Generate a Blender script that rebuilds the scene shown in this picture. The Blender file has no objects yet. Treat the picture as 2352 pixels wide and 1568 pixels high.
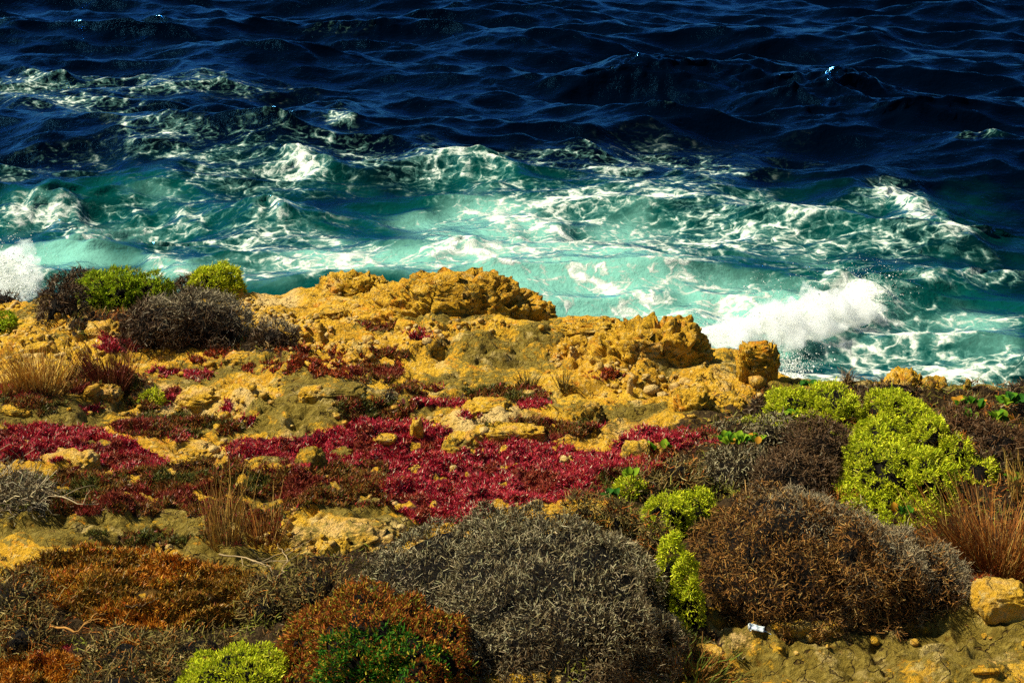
import bpy, bmesh, math, time
import numpy as np
from mathutils import Vector, Matrix

T0 = time.time()
R = math.radians
scene = bpy.context.scene
COL = scene.collection

# ------------------------------------------------------------------ camera
PITCH = R(19.92)
CAMZ = 10.0
cam = bpy.data.cameras.new('camera')
cam.lens = 50.0; cam.sensor_width = 36.0; cam.sensor_fit = 'HORIZONTAL'
cam.clip_start = 0.1; cam.clip_end = 9000
cam_ob = bpy.data.objects.new('camera', cam); COL.objects.link(cam_ob)
cam_ob.location = (0, 0, CAMZ)
cam_ob.rotation_euler = (R(90) - PITCH, 0, 0)
scene.camera = cam_ob

# ------------------------------------------------------------------ sky, sun, exposure
SUN_EL, SUN_AZ = R(50), R(-78)          # azimuth from +Y (seaward), negative = left
world = bpy.data.worlds.new('World'); scene.world = world
world.use_nodes = True
wn = world.node_tree.nodes; wl = world.node_tree.links
sky = wn.new('ShaderNodeTexSky'); sky.sky_type = 'NISHITA'; sky.sun_disc = False
sky.sun_elevation = SUN_EL; sky.sun_rotation = SUN_AZ
sky.air_density = 1.0; sky.dust_density = 0.3; sky.ozone_density = 2.0
wl.new(sky.outputs[0], wn['Background'].inputs['Color'])
wn['Background'].inputs['Strength'].default_value = 0.05
sun = bpy.data.lights.new('sun', 'SUN'); sun.energy = 5.0; sun.angle = R(0.5); sun.color = (1, 0.91, 0.72)
sun_ob = bpy.data.objects.new('sun', sun); COL.objects.link(sun_ob)
S = Vector((math.sin(SUN_AZ)*math.cos(SUN_EL), math.cos(SUN_AZ)*math.cos(SUN_EL), math.sin(SUN_EL)))
sun_ob.rotation_euler = S.to_track_quat('Z', 'Y').to_euler()
sun_ob.location = (-20, 5, 40)
vs = scene.view_settings
scene.display_settings.display_device = 'sRGB'
vs.view_transform = 'Standard'; vs.look = 'None'; vs.gamma = 1.0; vs.exposure = 1.0
vs.use_curve_mapping = False
scene.cycles.use_denoising = False
scene.cycles.max_bounces = 8
scene.cycles.diffuse_bounces = 5

# ------------------------------------------------------------------ numpy noise
_rng = np.random.default_rng(7)
PERM = np.tile(_rng.permutation(256), 3).astype(np.int32)
_a = _rng.uniform(0, 2*np.pi, 256)
G2 = np.stack([np.cos(_a), np.sin(_a)], 1)
_g = _rng.normal(size=(256, 3)); G3 = _g/np.linalg.norm(_g, axis=1, keepdims=True)

def perlin2(x, y):
    xi = np.floor(x).astype(np.int64); yi = np.floor(y).astype(np.int64)
    xf = x-xi; yf = y-yi; xi &= 255; yi &= 255
    u = xf*xf*xf*(xf*(xf*6-15)+10); v = yf*yf*yf*(yf*(yf*6-15)+10)
    def g(ix, iy, fx, fy):
        h = PERM[PERM[ix]+iy]
        return G2[h, 0]*fx + G2[h, 1]*fy
    a = g(xi, yi, xf, yf); b = g(xi+1, yi, xf-1, yf)
    c = g(xi, yi+1, xf, yf-1); d = g(xi+1, yi+1, xf-1, yf-1)
    return ((a+(b-a)*u) + ((c+(d-c)*u)-(a+(b-a)*u))*v)*1.5

def perlin3(p):
    pi = np.floor(p).astype(np.int64); f = p-pi; pi &= 255
    w = f*f*f*(f*(f*6-15)+10)
    out = 0
    for dx in (0, 1):
        for dy in (0, 1):
            for dz in (0, 1):
                h = PERM[PERM[PERM[pi[:, 0]+dx]+pi[:, 1]+dy]+pi[:, 2]+dz]
                n = (G3[h]*(f-np.array([dx, dy, dz]))).sum(1)
                out = out + n*(w[:, 0] if dx else 1-w[:, 0])*(w[:, 1] if dy else 1-w[:, 1])*(w[:, 2] if dz else 1-w[:, 2])
    return out*1.5

def fbm2(x, y, octs=4, rough=.5):
    o = 0; a = 1
    for i in range(octs):
        o = o + a*perlin2(x*2**i+17.3*i, y*2**i+9.1*i); a *= rough
    return o

def fbm3(p, octs=4, rough=.5):
    o = 0; a = 1
    for i in range(octs):
        o = o + a*perlin3(p*2**i+11.7*i); a *= rough
    return o

def worley2(x, y, seed=0):
    """distance to nearest, gap to second nearest, random value of the cell"""
    xi = np.floor(x).astype(np.int64); yi = np.floor(y).astype(np.int64)
    f1 = np.full(x.shape, 9.); f2 = f1.copy(); idv = np.zeros(x.shape)
    for dx in (-1, 0, 1):
        for dy in (-1, 0, 1):
            cx = xi+dx; cy = yi+dy
            h = PERM[PERM[(cx+seed) & 255]+(cy & 255)]; h2 = PERM[h+37]; h3 = PERM[h2+91]
            d = np.hypot(cx+.1+.8*h/255.-x, cy+.1+.8*h2/255.-y)
            n_ = d < f1
            f2 = np.where(n_, f1, np.minimum(f2, d)); idv = np.where(n_, h3/255., idv); f1 = np.where(n_, d, f1)
    return f1, f2-f1, idv
def sstep(a, b, x):
    t = np.clip((x-a)/(b-a), 0, 1)
    return t*t*(3-2*t)

# ------------------------------------------------------------------ pixels of the photograph (2352 x 1568) <-> world
FPX = 50/36*2352; CX, CY = 1176.0, 784.0
cp, sp = math.cos(PITCH), math.sin(PITCH)
def project(x, y, z):
    zz = z-CAMZ
    dep = y*cp - zz*sp; up = y*sp + zz*cp
    dep = np.maximum(dep, .05)
    return CX+FPX*x/dep, CY-FPX*up/dep
def ray(px, py):
    u = (px-CX)/FPX; v = (CY-py)/FPX
    return np.array([u, cp+v*sp, -sp+v*cp])

# ------------------------------------------------------------------ object helpers
def tag(o, label=None, cat=None, group=None, kind=None):
    if label: o['label'] = label
    if cat: o['category'] = cat
    if group: o['group'] = group
    if kind: o['kind'] = kind
    return o
def empty(name, loc, label=None, cat=None, group=None):
    o = bpy.data.objects.new(name, None); COL.objects.link(o); o.location = loc
    o.empty_display_size = .1
    return tag(o, label, cat, group)
def mesh_np(name, V, F, attrs=None, smooth=False):
    """V (n,3); F (m,k) all faces with k corners"""
    me = bpy.data.meshes.new(name)
    V = np.ascontiguousarray(V, np.float32); F = np.ascontiguousarray(F, np.int32)
    m, k = F.shape
    me.vertices.add(len(V)); me.vertices.foreach_set('co', V.ravel())
    me.loops.add(m*k); me.loops.foreach_set('vertex_index', F.ravel())
    me.polygons.add(m); me.polygons.foreach_set('loop_start', np.arange(0, m*k, k, dtype=np.int32))
    me.polygons.foreach_set('use_smooth', np.full(m, smooth, bool))
    for an, av in (attrs or {}).items():
        av = np.asarray(av, np.float32)
        if av.ndim == 1:
            a = me.attributes.new(an, 'FLOAT', 'POINT'); a.data.foreach_set('value', av)
        else:
            a = me.attributes.new(an, 'FLOAT_COLOR', 'POINT')
            a.data.foreach_set('color', np.concatenate([av[:, :3], np.ones((len(av), 1), np.float32)], 1).ravel())
    me.update(calc_edges=True)
    return me
def obj(name, me, mat, parent=None, loc=None):
    o = bpy.data.objects.new(name, me); COL.objects.link(o)
    if mat and not me.materials: me.materials.append(mat)
    if parent: o.parent = parent
    if loc is not None: o.location = loc
    return o
def grid_faces(nr, nc):
    i = np.arange(nr*nc).reshape(nr, nc)
    return np.stack([i[:-1, :-1].ravel(), i[:-1, 1:].ravel(), i[1:, 1:].ravel(), i[1:, :-1].ravel()], 1)

# ------------------------------------------------------------------ materials
def new_mat(name):
    m = bpy.data.materials.new(name); m.use_nodes = True
    return m, m.node_tree.nodes, m.node_tree.links, m.node_tree.nodes['Principled BSDF']
def nd(n, t, **kw):
    x = n.new(t)
    for k, v in kw.items():
        if k.startswith('i_'): x.inputs[k[2:].replace('_', ' ')].default_value = v
        else: setattr(x, k, v)
    return x
def noise(n, l, vec, scale, detail=6, rough=.55, dist=0):
    x = nd(n, 'ShaderNodeTexNoise', i_Scale=scale, i_Detail=detail, i_Roughness=rough, i_Distortion=dist)
    l.new(vec, x.inputs['Vector']); return x.outputs['Fac']
def ramp(n, l, fac, a, b):
    x = nd(n, 'ShaderNodeMapRange', interpolation_type='SMOOTHSTEP')
    x.inputs['From Min'].default_value = a; x.inputs['From Max'].default_value = b
    l.new(fac, x.inputs['Value']); return x.outputs[0]
def mixc(n, l, fac, a, b, mode='MIX'):
    x = nd(n, 'ShaderNodeMix', data_type='RGBA', blend_type=mode)
    for s, v in ((0, fac), (6, a), (7, b)):
        if isinstance(v, (tuple, float, int)): x.inputs[s].default_value = (*v, 1) if isinstance(v, tuple) else v
        else: l.new(v, x.inputs[s])
    return x.outputs[2]
def math_(n, l, op, a, b=0., c=None, clamp=False):
    x = nd(n, 'ShaderNodeMath', operation=op, use_clamp=clamp)
    for i, v in enumerate((a, b, c)):
        if v is None: continue
        if isinstance(v, (int, float)): x.inputs[i].default_value = v
        else: l.new(v, x.inputs[i])
    return x.outputs[0]
def attr(n, name):
    return nd(n, 'ShaderNodeAttribute', attribute_name=name)

def rock_material():
    m, n, l, b = new_mat('weathered_limestone')
    pos = nd(n, 'ShaderNodeNewGeometry').outputs['Position']
    OCH, PALE, ORG, BRN, OLV = (.68, .395, .026), (.74, .55, .20), (.66, .25, .014), (.11, .055, .008), (.155, .105, .011)
    n1 = noise(n, l, pos, 1.3, 5, .6); n2 = noise(n, l, pos, 5.5, 8, .65); n3 = noise(n, l, pos, 21, 8, .7); n4 = noise(n, l, pos, 2.6, 6, .6, .6)
    n5 = noise(n, l, pos, 60, 5, .7)
    c = mixc(n, l, ramp(n, l, n1, .38, .62), OCH, (.60, .32, .020))
    c = mixc(n, l, ramp(n, l, n2, .52, .68), c, ORG)
    c = mixc(n, l, math_(n, l, 'MULTIPLY', ramp(n, l, n3, .52, .66), .8), c, PALE)
    bleach = attr(n, 'bleach').outputs['Fac']
    bl = math_(n, l, 'ADD', bleach, math_(n, l, 'MULTIPLY', math_(n, l, 'SUBTRACT', n2, .5), 1.2))
    c = mixc(n, l, math_(n, l, 'MULTIPLY', ramp(n, l, bl, .3, .75), .85), c, (.70, .50, .19))
    # lichen / moss film with its own ragged outline
    moss = attr(n, 'moss').outputs['Fac']
    mm = math_(n, l, 'ADD', moss, math_(n, l, 'MULTIPLY', math_(n, l, 'SUBTRACT', n4, .5), 1.9))
    mm = math_(n, l, 'ADD', mm, math_(n, l, 'MULTIPLY', math_(n, l, 'SUBTRACT', n3, .5), 1.7))
    olv = mixc(n, l, ramp(n, l, n3, .35, .7), (.12, .088, .010), (.30, .225, .04))
    c = mixc(n, l, math_(n, l, 'MULTIPLY', ramp(n, l, mm, .26, .5), .95), c, olv)
    c = mixc(n, l, math_(n, l, 'MULTIPLY', ramp(n, l, n5, .58, .68), .4), c, BRN)
    n6 = noise(n, l, pos, 12, 7, .72, 1.2)
    c = mixc(n, l, math_(n, l, 'MULTIPLY', ramp(n, l, n6, .42, .33), .75), c, (.20, .10, .010))
    c = mixc(n, l, math_(n, l, 'MULTIPLY', ramp(n, l, n2, .36, .26), .7), c, BRN)
    wv = nd(n, 'ShaderNodeVectorMath', operation='ADD'); nw = nd(n, 'ShaderNodeTexNoise', i_Scale=3.0, i_Detail=4.0); l.new(pos, nw.inputs['Vector'])
    l.new(pos, wv.inputs[0]); l.new(nw.outputs['Color'], wv.inputs[1])
    ck = nd(n, 'ShaderNodeTexVoronoi', feature='DISTANCE_TO_EDGE', i_Scale=3.3); l.new(wv.outputs[0], ck.inputs['Vector'])
    crack = math_(n, l, 'MULTIPLY', ramp(n, l, ck.outputs['Distance'], .030, .004), ramp(n, l, n4, .44, .56))
    c = mixc(n, l, math_(n, l, 'MULTIPLY', ramp(n, l, noise(n, l, pos, 3.6, 9, .72), .54, .66), .55), c, (.80, .60, .22))
    c = mixc(n, l, math_(n, l, 'MULTIPLY', ramp(n, l, noise(n, l, pos, 8.5, 8, .7, .5), .62, .72), .3), c, (.34, .28, .16))
    c = mixc(n, l, math_(n, l, 'MULTIPLY', crack, .85), c, (.05, .026, .006))
    soil = attr(n, 'soil')
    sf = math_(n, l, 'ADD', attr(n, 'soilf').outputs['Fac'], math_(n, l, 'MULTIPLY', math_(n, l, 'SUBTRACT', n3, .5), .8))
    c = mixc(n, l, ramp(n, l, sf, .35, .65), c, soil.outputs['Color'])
    l.new(c, b.inputs['Base Color'])
    b.inputs['Roughness'].default_value = .92; b.inputs['Specular IOR Level'].default_value = .12
    h = math_(n, l, 'ADD', math_(n, l, 'MULTIPLY', n3, .8), math_(n, l, 'MULTIPLY', n5, .55))
    h = math_(n, l, 'SUBTRACT', h, math_(n, l, 'MULTIPLY', crack, .5))
    h = math_(n, l, 'ADD', h, math_(n, l, 'MULTIPLY', n2, .8))
    vor = nd(n, 'ShaderNodeTexVoronoi', feature='F1', i_Scale=26.0); l.new(pos, vor.inputs['Vector'])
    h = math_(n, l, 'ADD', h, math_(n, l, 'MULTIPLY', vor.outputs['Distance'], .35))
    bp = nd(n, 'ShaderNodeBump', i_Strength=1.0, i_Distance=.075); l.new(h, bp.inputs['Height'])
    l.new(bp.outputs[0], b.inputs['Normal'])
    return m
ROCK = rock_material()

def foliage_material(name, rough=.75, trans=.0, spec=.12):
    m, n, l, b = new_mat(name)
    col = attr(n, 'Col').outputs['Color']
    l.new(col, b.inputs['Base Color']); b.inputs['Roughness'].default_value = rough
    b.inputs['Specular IOR Level'].default_value = spec
    if trans > 0:
        t = nd(n, 'ShaderNodeBsdfTranslucent'); l.new(col, t.inputs['Color'])
        mx = nd(n, 'ShaderNodeMixShader'); mx.inputs[0].default_value = trans
        l.new(b.outputs[0], mx.inputs[1]); l.new(t.outputs[0], mx.inputs[2])
        l.new(mx.outputs[0], n['Material Output'].inputs['Surface'])
    return m
TWIG = foliage_material('dry_twig', .85, 0, .08)
LEAFM = foliage_material('leaf', .7, .25, .06)
SUCC = foliage_material('succulent', .5, .15, .25)

# ================================================================== TERRAIN
def base_z(x, y):
    return CAMZ-4.0-.12*(y-6.1)
def on_plane(px, py):
    d = ray(px, py)                       # CAMZ + t dz = CAMZ-4-.12(t dy-6.1)
    t = (-4+.12*6.1)/(d[2]+.12*d[1]); p = d*t
    return p[0], p[1], p[2]+CAMZ
RIM = [(0, 688), (300, 682), (560, 668), (640, 672), (720, 668), (1000, 690), (1250, 722), (1330, 730), (1480, 752), (1610, 795), (1700, 806),
       (1790, 866), (1840, 878), (1960, 882), (2060, 872), (2180, 888), (2300, 893), (2352, 893)]
rim = np.array([on_plane(*p) for p in RIM])
def y_edge(x):
    e = np.interp(x, rim[:, 0], rim[:, 1])
    return e + .10*fbm2(x*2.1+3, x*0+.5, 4)
GX0, GX1, GY0, GY1, GS = -14.0, 14.0, 2.5, 20.5, .025
gx = np.arange(GX0, GX1, GS); gy = np.arange(GY0, GY1, GS)
GXX, GYY = np.meshgrid(gx, gy)
px_b, py_b = project(GXX, GYY, base_z(GXX, GYY))
def blob(px, py, cx, cy, rx, ry, p=2.0, rot=0):
    c, s_ = math.cos(rot), math.sin(rot)
    dx = px-cx; dy = py-cy
    a = (dx*c+dy*s_)/rx; b = (-dx*s_+dy*c)/ry
    return np.exp(-(np.abs(a)**p+np.abs(b)**p))

def relief_field(x, y, px, py):
    wx = x+.25*fbm2(x*.9, y*.9, 3); wy = y+.25*fbm2(x*.9+40, y*.9+7, 3)
    r = .06*fbm2(wx*.55+2, wy*.55+5, 3)
    # ledges: a stepped field, scarps wander
    n = fbm2(wx*.75+31, wy*1.05+12, 4)*3.2
    fl = np.floor(n); fr = n-fl
    r += .036*(fl+sstep(.42, .58, fr))
    n = fbm2(wx*1.9+3, wy*2.6+77, 3)*2.6
    fl = np.floor(n); fr = n-fl
    r += .022*(fl+sstep(.44, .57, fr))
    rub = sstep(-.15, .35, fbm2(x*.8+9, y*.8+4, 3))
    bil = np.abs(perlin2(x*4.3, y*5.2))+.5*np.abs(perlin2(x*9.5+5, y*10+3))+.3*np.abs(perlin2(x*21, y*21))
    r += (.018+.055*rub)*(.55-bil)*1.3
    blk = 0; tint = 0
    for sc, am, sd in ((2.1, .060, 3), (5.2, .034, 9), (12, .014, 21)):
        wxx = x*sc+.35*perlin2(x*sc*1.3, y*sc*1.3+sd); wyy = y*sc*1.35+.35*perlin2(x*sc*1.3+50, y*sc*1.3+sd)
        f1, gap, idv = worley2(wxx, wyy, sd)
        blk = blk+am*((idv-.5)*1.2-1.1*sstep(.16, 0, gap)-.35*f1*(idv-.3)); tint = tint+(idv-.5)*(.75 if sd == 9 else .4)
    r += blk*(.25+.75*rub)
    tint = tint*(.35+.65*rub)
    pits = sstep(.28, .55, perlin2(x*5.1+50, y*6.3+20))*sstep(-.1, .3, perlin2(x*1.1+8, y*1.1+60))
    r -= .07*pits
    crk = 1-np.clip(np.abs(perlin2(wx*2.3+70, wy*4.2+5))*9, 0, 1)
    r -= .05*crk*sstep(0, .3, perlin2(x*1.3+80, y*1.3))
    r += .026*(.4-np.abs(perlin2(x*11, y*14)))+.014*fbm2(x*24, y*24, 2)
    return r, rub, tint
relief, rub, tint_ = relief_field(GXX, GYY, px_b, py_b)
# slabs and swells that the photograph shows: px, row, half width px, half depth px, height m, exponent
SWELL = [(230, 1225, 300, 55, .10, 5), (800, 1205, 170, 45, .12, 5), (600, 1290, 240, 30, .07, 5), (1930, 1500, 420, 90, .14, 6),
         (1180, 1585, 190, 40, .16, 6), (2180, 1420, 170, 40, .10, 6), (1760, 1450, 150, 30, .08, 6), (1300, 1000, 220, 40, .10, 4), (1420, 950, 230, 35, .12, 5),
         (780, 925, 120, 38, .08, 5), (1000, 930, 110, 28, .08, 5), (100, 950, 160, 40, .06, 4), (640, 950, 140, 40, .08, 5),
         (1000, 800, 180, 40, .10, 4), (1250, 790, 300, 40, .10, 4), (1500, 860, 200, 40, .14, 5), (860, 720, 200, 30, .06, 4),
         (560, 860, 160, 25, .08, 5), (150, 770, 160, 40, .12, 4), 
         (1880, 960, 250, 70, .12, 2), (2100, 1050, 250, 110, .25, 2), (420, 930, 120, 30, .09, 5), (1200, 880, 160, 25, .08, 5)]
wob = 26*perlin2(GXX*3.1+5, GYY*3.1); wob2 = 11*perlin2(GXX*3.3+25, GYY*3.3+70)
for cx, cy, rx, ry, h, p in SWELL:
    relief += .6*h*blob(px_b+wob, py_b+wob2, cx, cy, rx, ry, p)
# smooth, mossy tops
MOSS = [(230, 1215, 330, 60, .6), (850, 1175, 130, 22, .6), (700, 1290, 230, 28, .55), (1930, 1510, 430, 75, .45), (2200, 1470, 200, 60, .4), (775, 915, 110, 35, .7),
        (110, 960, 140, 28, .65), (650, 965, 150, 28, .65), (1130, 745, 110, 22, .45), (1140, 825, 120, 35, .45), (1560, 955, 170, 22, .65), (1060, 880, 120, 25, .4),
        (1080, 735, 140, 20, .4), (420, 870, 90, 25, .4), (560, 850, 120, 20, .5), (200, 715, 150, 18, .55), (1620, 850, 140, 25, .4), (1880, 905, 120, 20, .5), (2200, 905, 220, 25, .8),
        (1280, 770, 90, 25, .4), (1000, 940, 80, 22, .3), (1200, 930, 120, 25, .4), (930, 760, 90, 20, .35), (380, 960, 90, 20, .4)]
BLEACH = [(800, 1215, 130, 22, .8), (1130, 990, 120, 25, .75), (450, 930, 130, 30, .55), (820, 650, 70, 22, .5), (640, 690, 60, 20, .7), (620, 740, 60, 18, .5), (500, 1290, 70, 12, .5),
          (1620, 1475, 90, 18, .6), (2310, 1530, 100, 40, .35), (700, 1000, 100, 20, .4), (250, 760, 80, 20, .5), (1450, 1000, 90, 18, .4), (330, 900, 100, 30, .35),(1200, 1560, 110, 20, .5)]
moss = .12-.25*tint_; bleach = .12+.55*tint_
for cx, cy, rx, ry, h in MOSS: moss += h*blob(px_b, py_b, cx, cy, rx*1.1, ry*1.1, 4)
for cx, cy, rx, ry, h in BLEACH: bleach += h*blob(px_b, py_b, cx, cy, rx, ry, 3)
moss = np.clip(moss, -.3, 1.2)
flat = np.clip(moss*.7, 0, .45)
relief_s = relief.copy()
for _ in range(3):                          # soften where the moss film lies
    relief_s[1:-1, 1:-1] = (relief_s[:-2, 1:-1]+relief_s[2:, 1:-1]+relief_s[1:-1, :-2]+relief_s[1:-1, 2:]+relief_s[1:-1, 1:-1]*2)/6
relief = relief*(1-flat)+relief_s*flat

def bil(grid, x, y):
    fx = np.clip((np.asarray(x, float)-GX0)/GS, 0, len(gx)-1.001); fy = np.clip((np.asarray(y, float)-GY0)/GS, 0, len(gy)-1.001)
    ix = fx.astype(int); iy = fy.astype(int); a = fx-ix; b = fy-iy
    return (grid[iy, ix]*(1-a)+grid[iy, ix+1]*a)*(1-b)+(grid[iy+1, ix]*(1-a)+grid[iy+1, ix+1]*a)*b
def gz(x, y):
    x = np.asarray(x, float); y = np.asarray(y, float)
    s_ = y_edge(x)-y
    z = base_z(x, y)+bil(relief, x, y)*sstep(-.2, .25, s_)
    drop = np.maximum(-s_, 0)
    return np.maximum(z-drop*3.2-.25*sstep(0, .12, drop), -2.5)
def ground(px, py):
    d = ray(px, py); t = np.linspace(4, 26, 1800)
    p = d[None]*t[:, None]; zz = gz(p[:, 0], p[:, 1])-CAMZ
    k = np.argmax(p[:, 2] < zz)
    inland = np.nonzero(p[:, 1] < y_edge(p[:, 0])-.06)[0]
    k = min(k if k else len(t)-1, inland[-1] if len(inland) else 0)
    q = p[k]; return np.array([q[0], q[1], float(gz(q[0], q[1]))])

# ------------------------------------------------------------------ ground-cover zones (outlines in photo px, laid on the ground)
MW, MH = 588, 392
_mx, _my = np.meshgrid((np.arange(MW)+.5)*4, (np.arange(MH)+.5)*4)
def fill(poly):
    m = np.zeros((MH, MW), bool); P = np.array(poly, float)
    x0, y0 = P[-1]
    for x1, y1 in P:
        if y0 != y1:
            c = ((y0 > _my) != (y1 > _my)) & (_mx < (x1-x0)*(_my-y0)/(y1-y0)+x0)
            m ^= c
        x0, y0 = x1, y1
    return m
def ell(cx, cy, rx, ry): return ((_mx-cx)/rx)**2+((_my-cy)/ry)**2 < 1
ZONES = {}
Z = np.zeros((MH, MW), bool)
Z |= fill([(0, 983), (120, 975), (215, 985), (300, 1012), (360, 1040), (390, 1065), (300, 1085), (220, 1066), (60, 1054), (0, 1056)])
Z |= fill([(510, 1030), (560, 1008), (690, 1004), (760, 985), (820, 966), (940, 962), (1000, 978), (1100, 1004), (1180, 980), (1250, 1012), (1335, 1036), (1400, 1040), (1430, 1000),
           (1480, 980), (1560, 990), (1640, 985), (1640, 1015), (1540, 1030), (1500, 1080), (1420, 1100), (1390, 1140), (1280, 1150), (1170, 1160), (1080, 1200), (960, 1200), (880, 1150),
           (870, 1110), (900, 1075), (840, 1062), (700, 1068), (600, 1050), (540, 1052)])
for e in ((970, 925, 100, 9), (1085, 955, 26, 9), (405, 912, 40, 20), (408, 998, 28, 14), (1350, 972, 40, 10), (570, 968, 14, 14), (455, 862, 30, 12), (245, 765, 30, 20), (270, 795, 60, 12),
          (520, 935, 16, 18), (215, 938, 20, 10), (20, 900, 50, 22), (960, 770, 28, 10), (600, 1190, 50, 14), (1225, 925, 30, 12), (100, 1500, 60, 25), (380, 852, 40, 10)):
    Z |= ell(*e)
ZONES['crimson'] = Z
Z = fill([(130, 1075), (260, 1085), (390, 1068), (470, 1055), (540, 1055), (620, 1070), (720, 1075), (860, 1065), (890, 1085), (870, 1120), (900, 1165), (820, 1160), (680, 1158), (640, 1200), (640, 1250),
          (470, 1245), (480, 1185), (330, 1180), (120, 1180), (110, 1110)])
for e in ((410, 980, 150, 26), (860, 940, 90, 26), (1160, 905, 100, 16), (1240, 985, 130, 22), (230, 880, 110, 30), (60, 910, 60, 30), (90, 935, 60, 20), (870, 745, 40, 14), (330, 1240, 130, 12), (1440, 1110, 70, 30), (860, 860, 60, 20),
          (950, 895, 60, 10), (1560, 1510, 150, 45), (330, 930, 40, 16), (900, 815, 40, 12)):
    Z |= ell(*e)
ZONES['brown'] = Z
Z = np.zeros((MH, MW), bool)
for e in ((770, 840, 150, 30), (700, 808, 70, 12), (500, 822, 70, 14), (1590, 1000, 45, 16), (1480, 1060, 50, 30), (2300, 1330, 90, 30), (1390, 860, 40, 14), (620, 845, 60, 14), (1420, 1165, 50, 18),(240, 845,40,14)):
    Z |= ell(*e)
ZONES['ember'] = Z
Z = fill([(40, 1300), (130, 1265), (330, 1260), (440, 1290), (540, 1310), (600, 1340), (590, 1420), (500, 1440), (380, 1450), (250, 1440), (140, 1400), (60, 1340)])
Z |= ell(60, 1540, 130, 60); Z |= ell(300, 1500, 40, 20); Z |= ell(1560, 1530, 120, 30)
ZONES['orange'] = Z
Z = fill([(1640, 965), (1750, 905), (1960, 882), (2352, 892), (2352, 1300), (2150, 1310), (1960, 1200), (1620, 1150), (1620, 1430), (1560, 1440), (1400, 1190), (1400, 1120), (1500, 1045)])
Z |= fill([(0, 1330), (60, 1340), (150, 1420), (300, 1450), (520, 1440), (560, 1340), (700, 1285), (880, 1250), (1080, 1400), (1080, 1568), (0, 1568)])
Z |= fill([(1040, 1480), (1600, 1430), (1660, 1470), (1580, 1520), (1400, 1568), (1040, 1568)])
for e in ((340, 745, 190, 36), (560, 790, 130, 20), (40, 1130, 90, 45), (2290, 1330, 60, 20)): Z |= ell(*e)
Z &= ~ell(60, 1540, 130, 60)
ZONES['scrub'] = Z
def zone_at(key, px, py):
    ix = np.clip((px/4).astype(int), 0, MW-1); iy = np.clip((py/4).astype(int), 0, MH-1)
    inside = (px > -150) & (px < 2500) & (py > 0) & (py < 1750)
    return ZONES[key][iy, ix] & inside
SOILC = {'crimson': (.16, .014, .018), 'brown': (.085, .036, .008), 'ember': (.09, .025, .004), 'orange': (.11, .055, .006)}
soilf = np.zeros_like(GXX); soil = np.zeros(GXX.shape+(3,))+.03
px_b, py_b = project(GXX, GYY, base_z(GXX, GYY)+relief)
jx = 12*perlin2(GXX*6, GYY*6); jy = 6*perlin2(GXX*6+30, GYY*6+11)
gapn = fbm2(GXX*5+3, GYY*5, 2)
for k, c in SOILC.items():
    m = zone_at(k, px_b+jx, py_b+jy) & (gapn > {'crimson': -.6, 'brown': -.45, 'ember': .0, 'orange': -.7}[k])
    soilf[m] = 1; soil[m] = c
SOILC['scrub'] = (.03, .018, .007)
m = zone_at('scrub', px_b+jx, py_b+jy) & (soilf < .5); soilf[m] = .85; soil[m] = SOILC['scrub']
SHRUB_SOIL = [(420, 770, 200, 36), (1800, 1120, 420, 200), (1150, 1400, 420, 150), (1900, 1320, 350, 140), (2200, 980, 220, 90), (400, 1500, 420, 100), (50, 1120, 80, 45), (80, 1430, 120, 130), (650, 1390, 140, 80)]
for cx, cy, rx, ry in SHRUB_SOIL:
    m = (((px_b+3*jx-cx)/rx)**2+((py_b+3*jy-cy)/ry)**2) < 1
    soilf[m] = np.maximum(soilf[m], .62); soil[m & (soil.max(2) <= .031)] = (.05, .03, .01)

# the terrain sheet: a fan, fine where the photograph looks, coarse outside
tc = np.concatenate([[-9, -5, -3, -1.8, -1.2, -.85, -.65], np.linspace(-.5, .5, 500), [.65, .85, 1.2, 1.8, 3, 5, 9]])
yr = np.concatenate([[-60, -30, -15, -8, -3, 0, 2, 3.5, 4.3], np.geomspace(5.0, 17.4, 430), np.linspace(17.7, 20.4, 14)])
TX = tc[None]*np.maximum(yr, 4.8)[:, None]; TY = np.repeat(yr[:, None], len(tc), 1)
TZ = gz(TX, TY)
V = np.stack([TX, TY, TZ], -1).reshape(-1, 3)
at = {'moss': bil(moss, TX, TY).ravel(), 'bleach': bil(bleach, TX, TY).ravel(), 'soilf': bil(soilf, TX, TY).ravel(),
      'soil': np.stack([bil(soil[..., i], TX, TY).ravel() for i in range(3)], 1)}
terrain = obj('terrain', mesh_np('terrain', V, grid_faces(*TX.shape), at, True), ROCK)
tag(terrain, 'ochre and olive limestone shelf sloping to the sea cliff', 'terrain', kind='structure')
print('terrain', time.time()-T0)

# ================================================================== SEA
def ocean(N, L, lam_peak, wdir, sigma, seed, expo=-3.7, cut=.09):
    rg = np.random.default_rng(seed)
    k1 = 2*np.pi*np.fft.fftfreq(N, L/N)
    kx, ky = np.meshgrid(k1, k1); k = np.hypot(kx, ky); k[0, 0] = 1
    kp = 2*np.pi/lam_peak
    cosw = (kx*wdir[0]+ky*wdir[1])/k
    sprd = np.where(cosw > 0, .12+np.abs(cosw)**2.4, .12)
    P = np.exp(-1.1*(kp/k)**2)*k**expo*sprd*np.exp(-(k*cut)**2)
    P[0, 0] = 0
    h = (rg.normal(size=(N, N))+1j*rg.normal(size=(N, N)))*np.sqrt(P)
    H = np.real(np.fft.ifft2(h)); s_ = sigma/H.std()
    Dx = np.real(np.fft.ifft2(1j*kx/k*h))*s_; Dy = np.real(np.fft.ifft2(1j*ky/k*h))*s_
    return H*s_, Dx, Dy
wd = np.array([-.28, -1.0]); wd /= np.linalg.norm(wd)
OL, ON = 128.0, 1024
oH, oX, oY = ocean(ON, OL, 13.0, wd, .34, 5, -3.9, .10)
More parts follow.
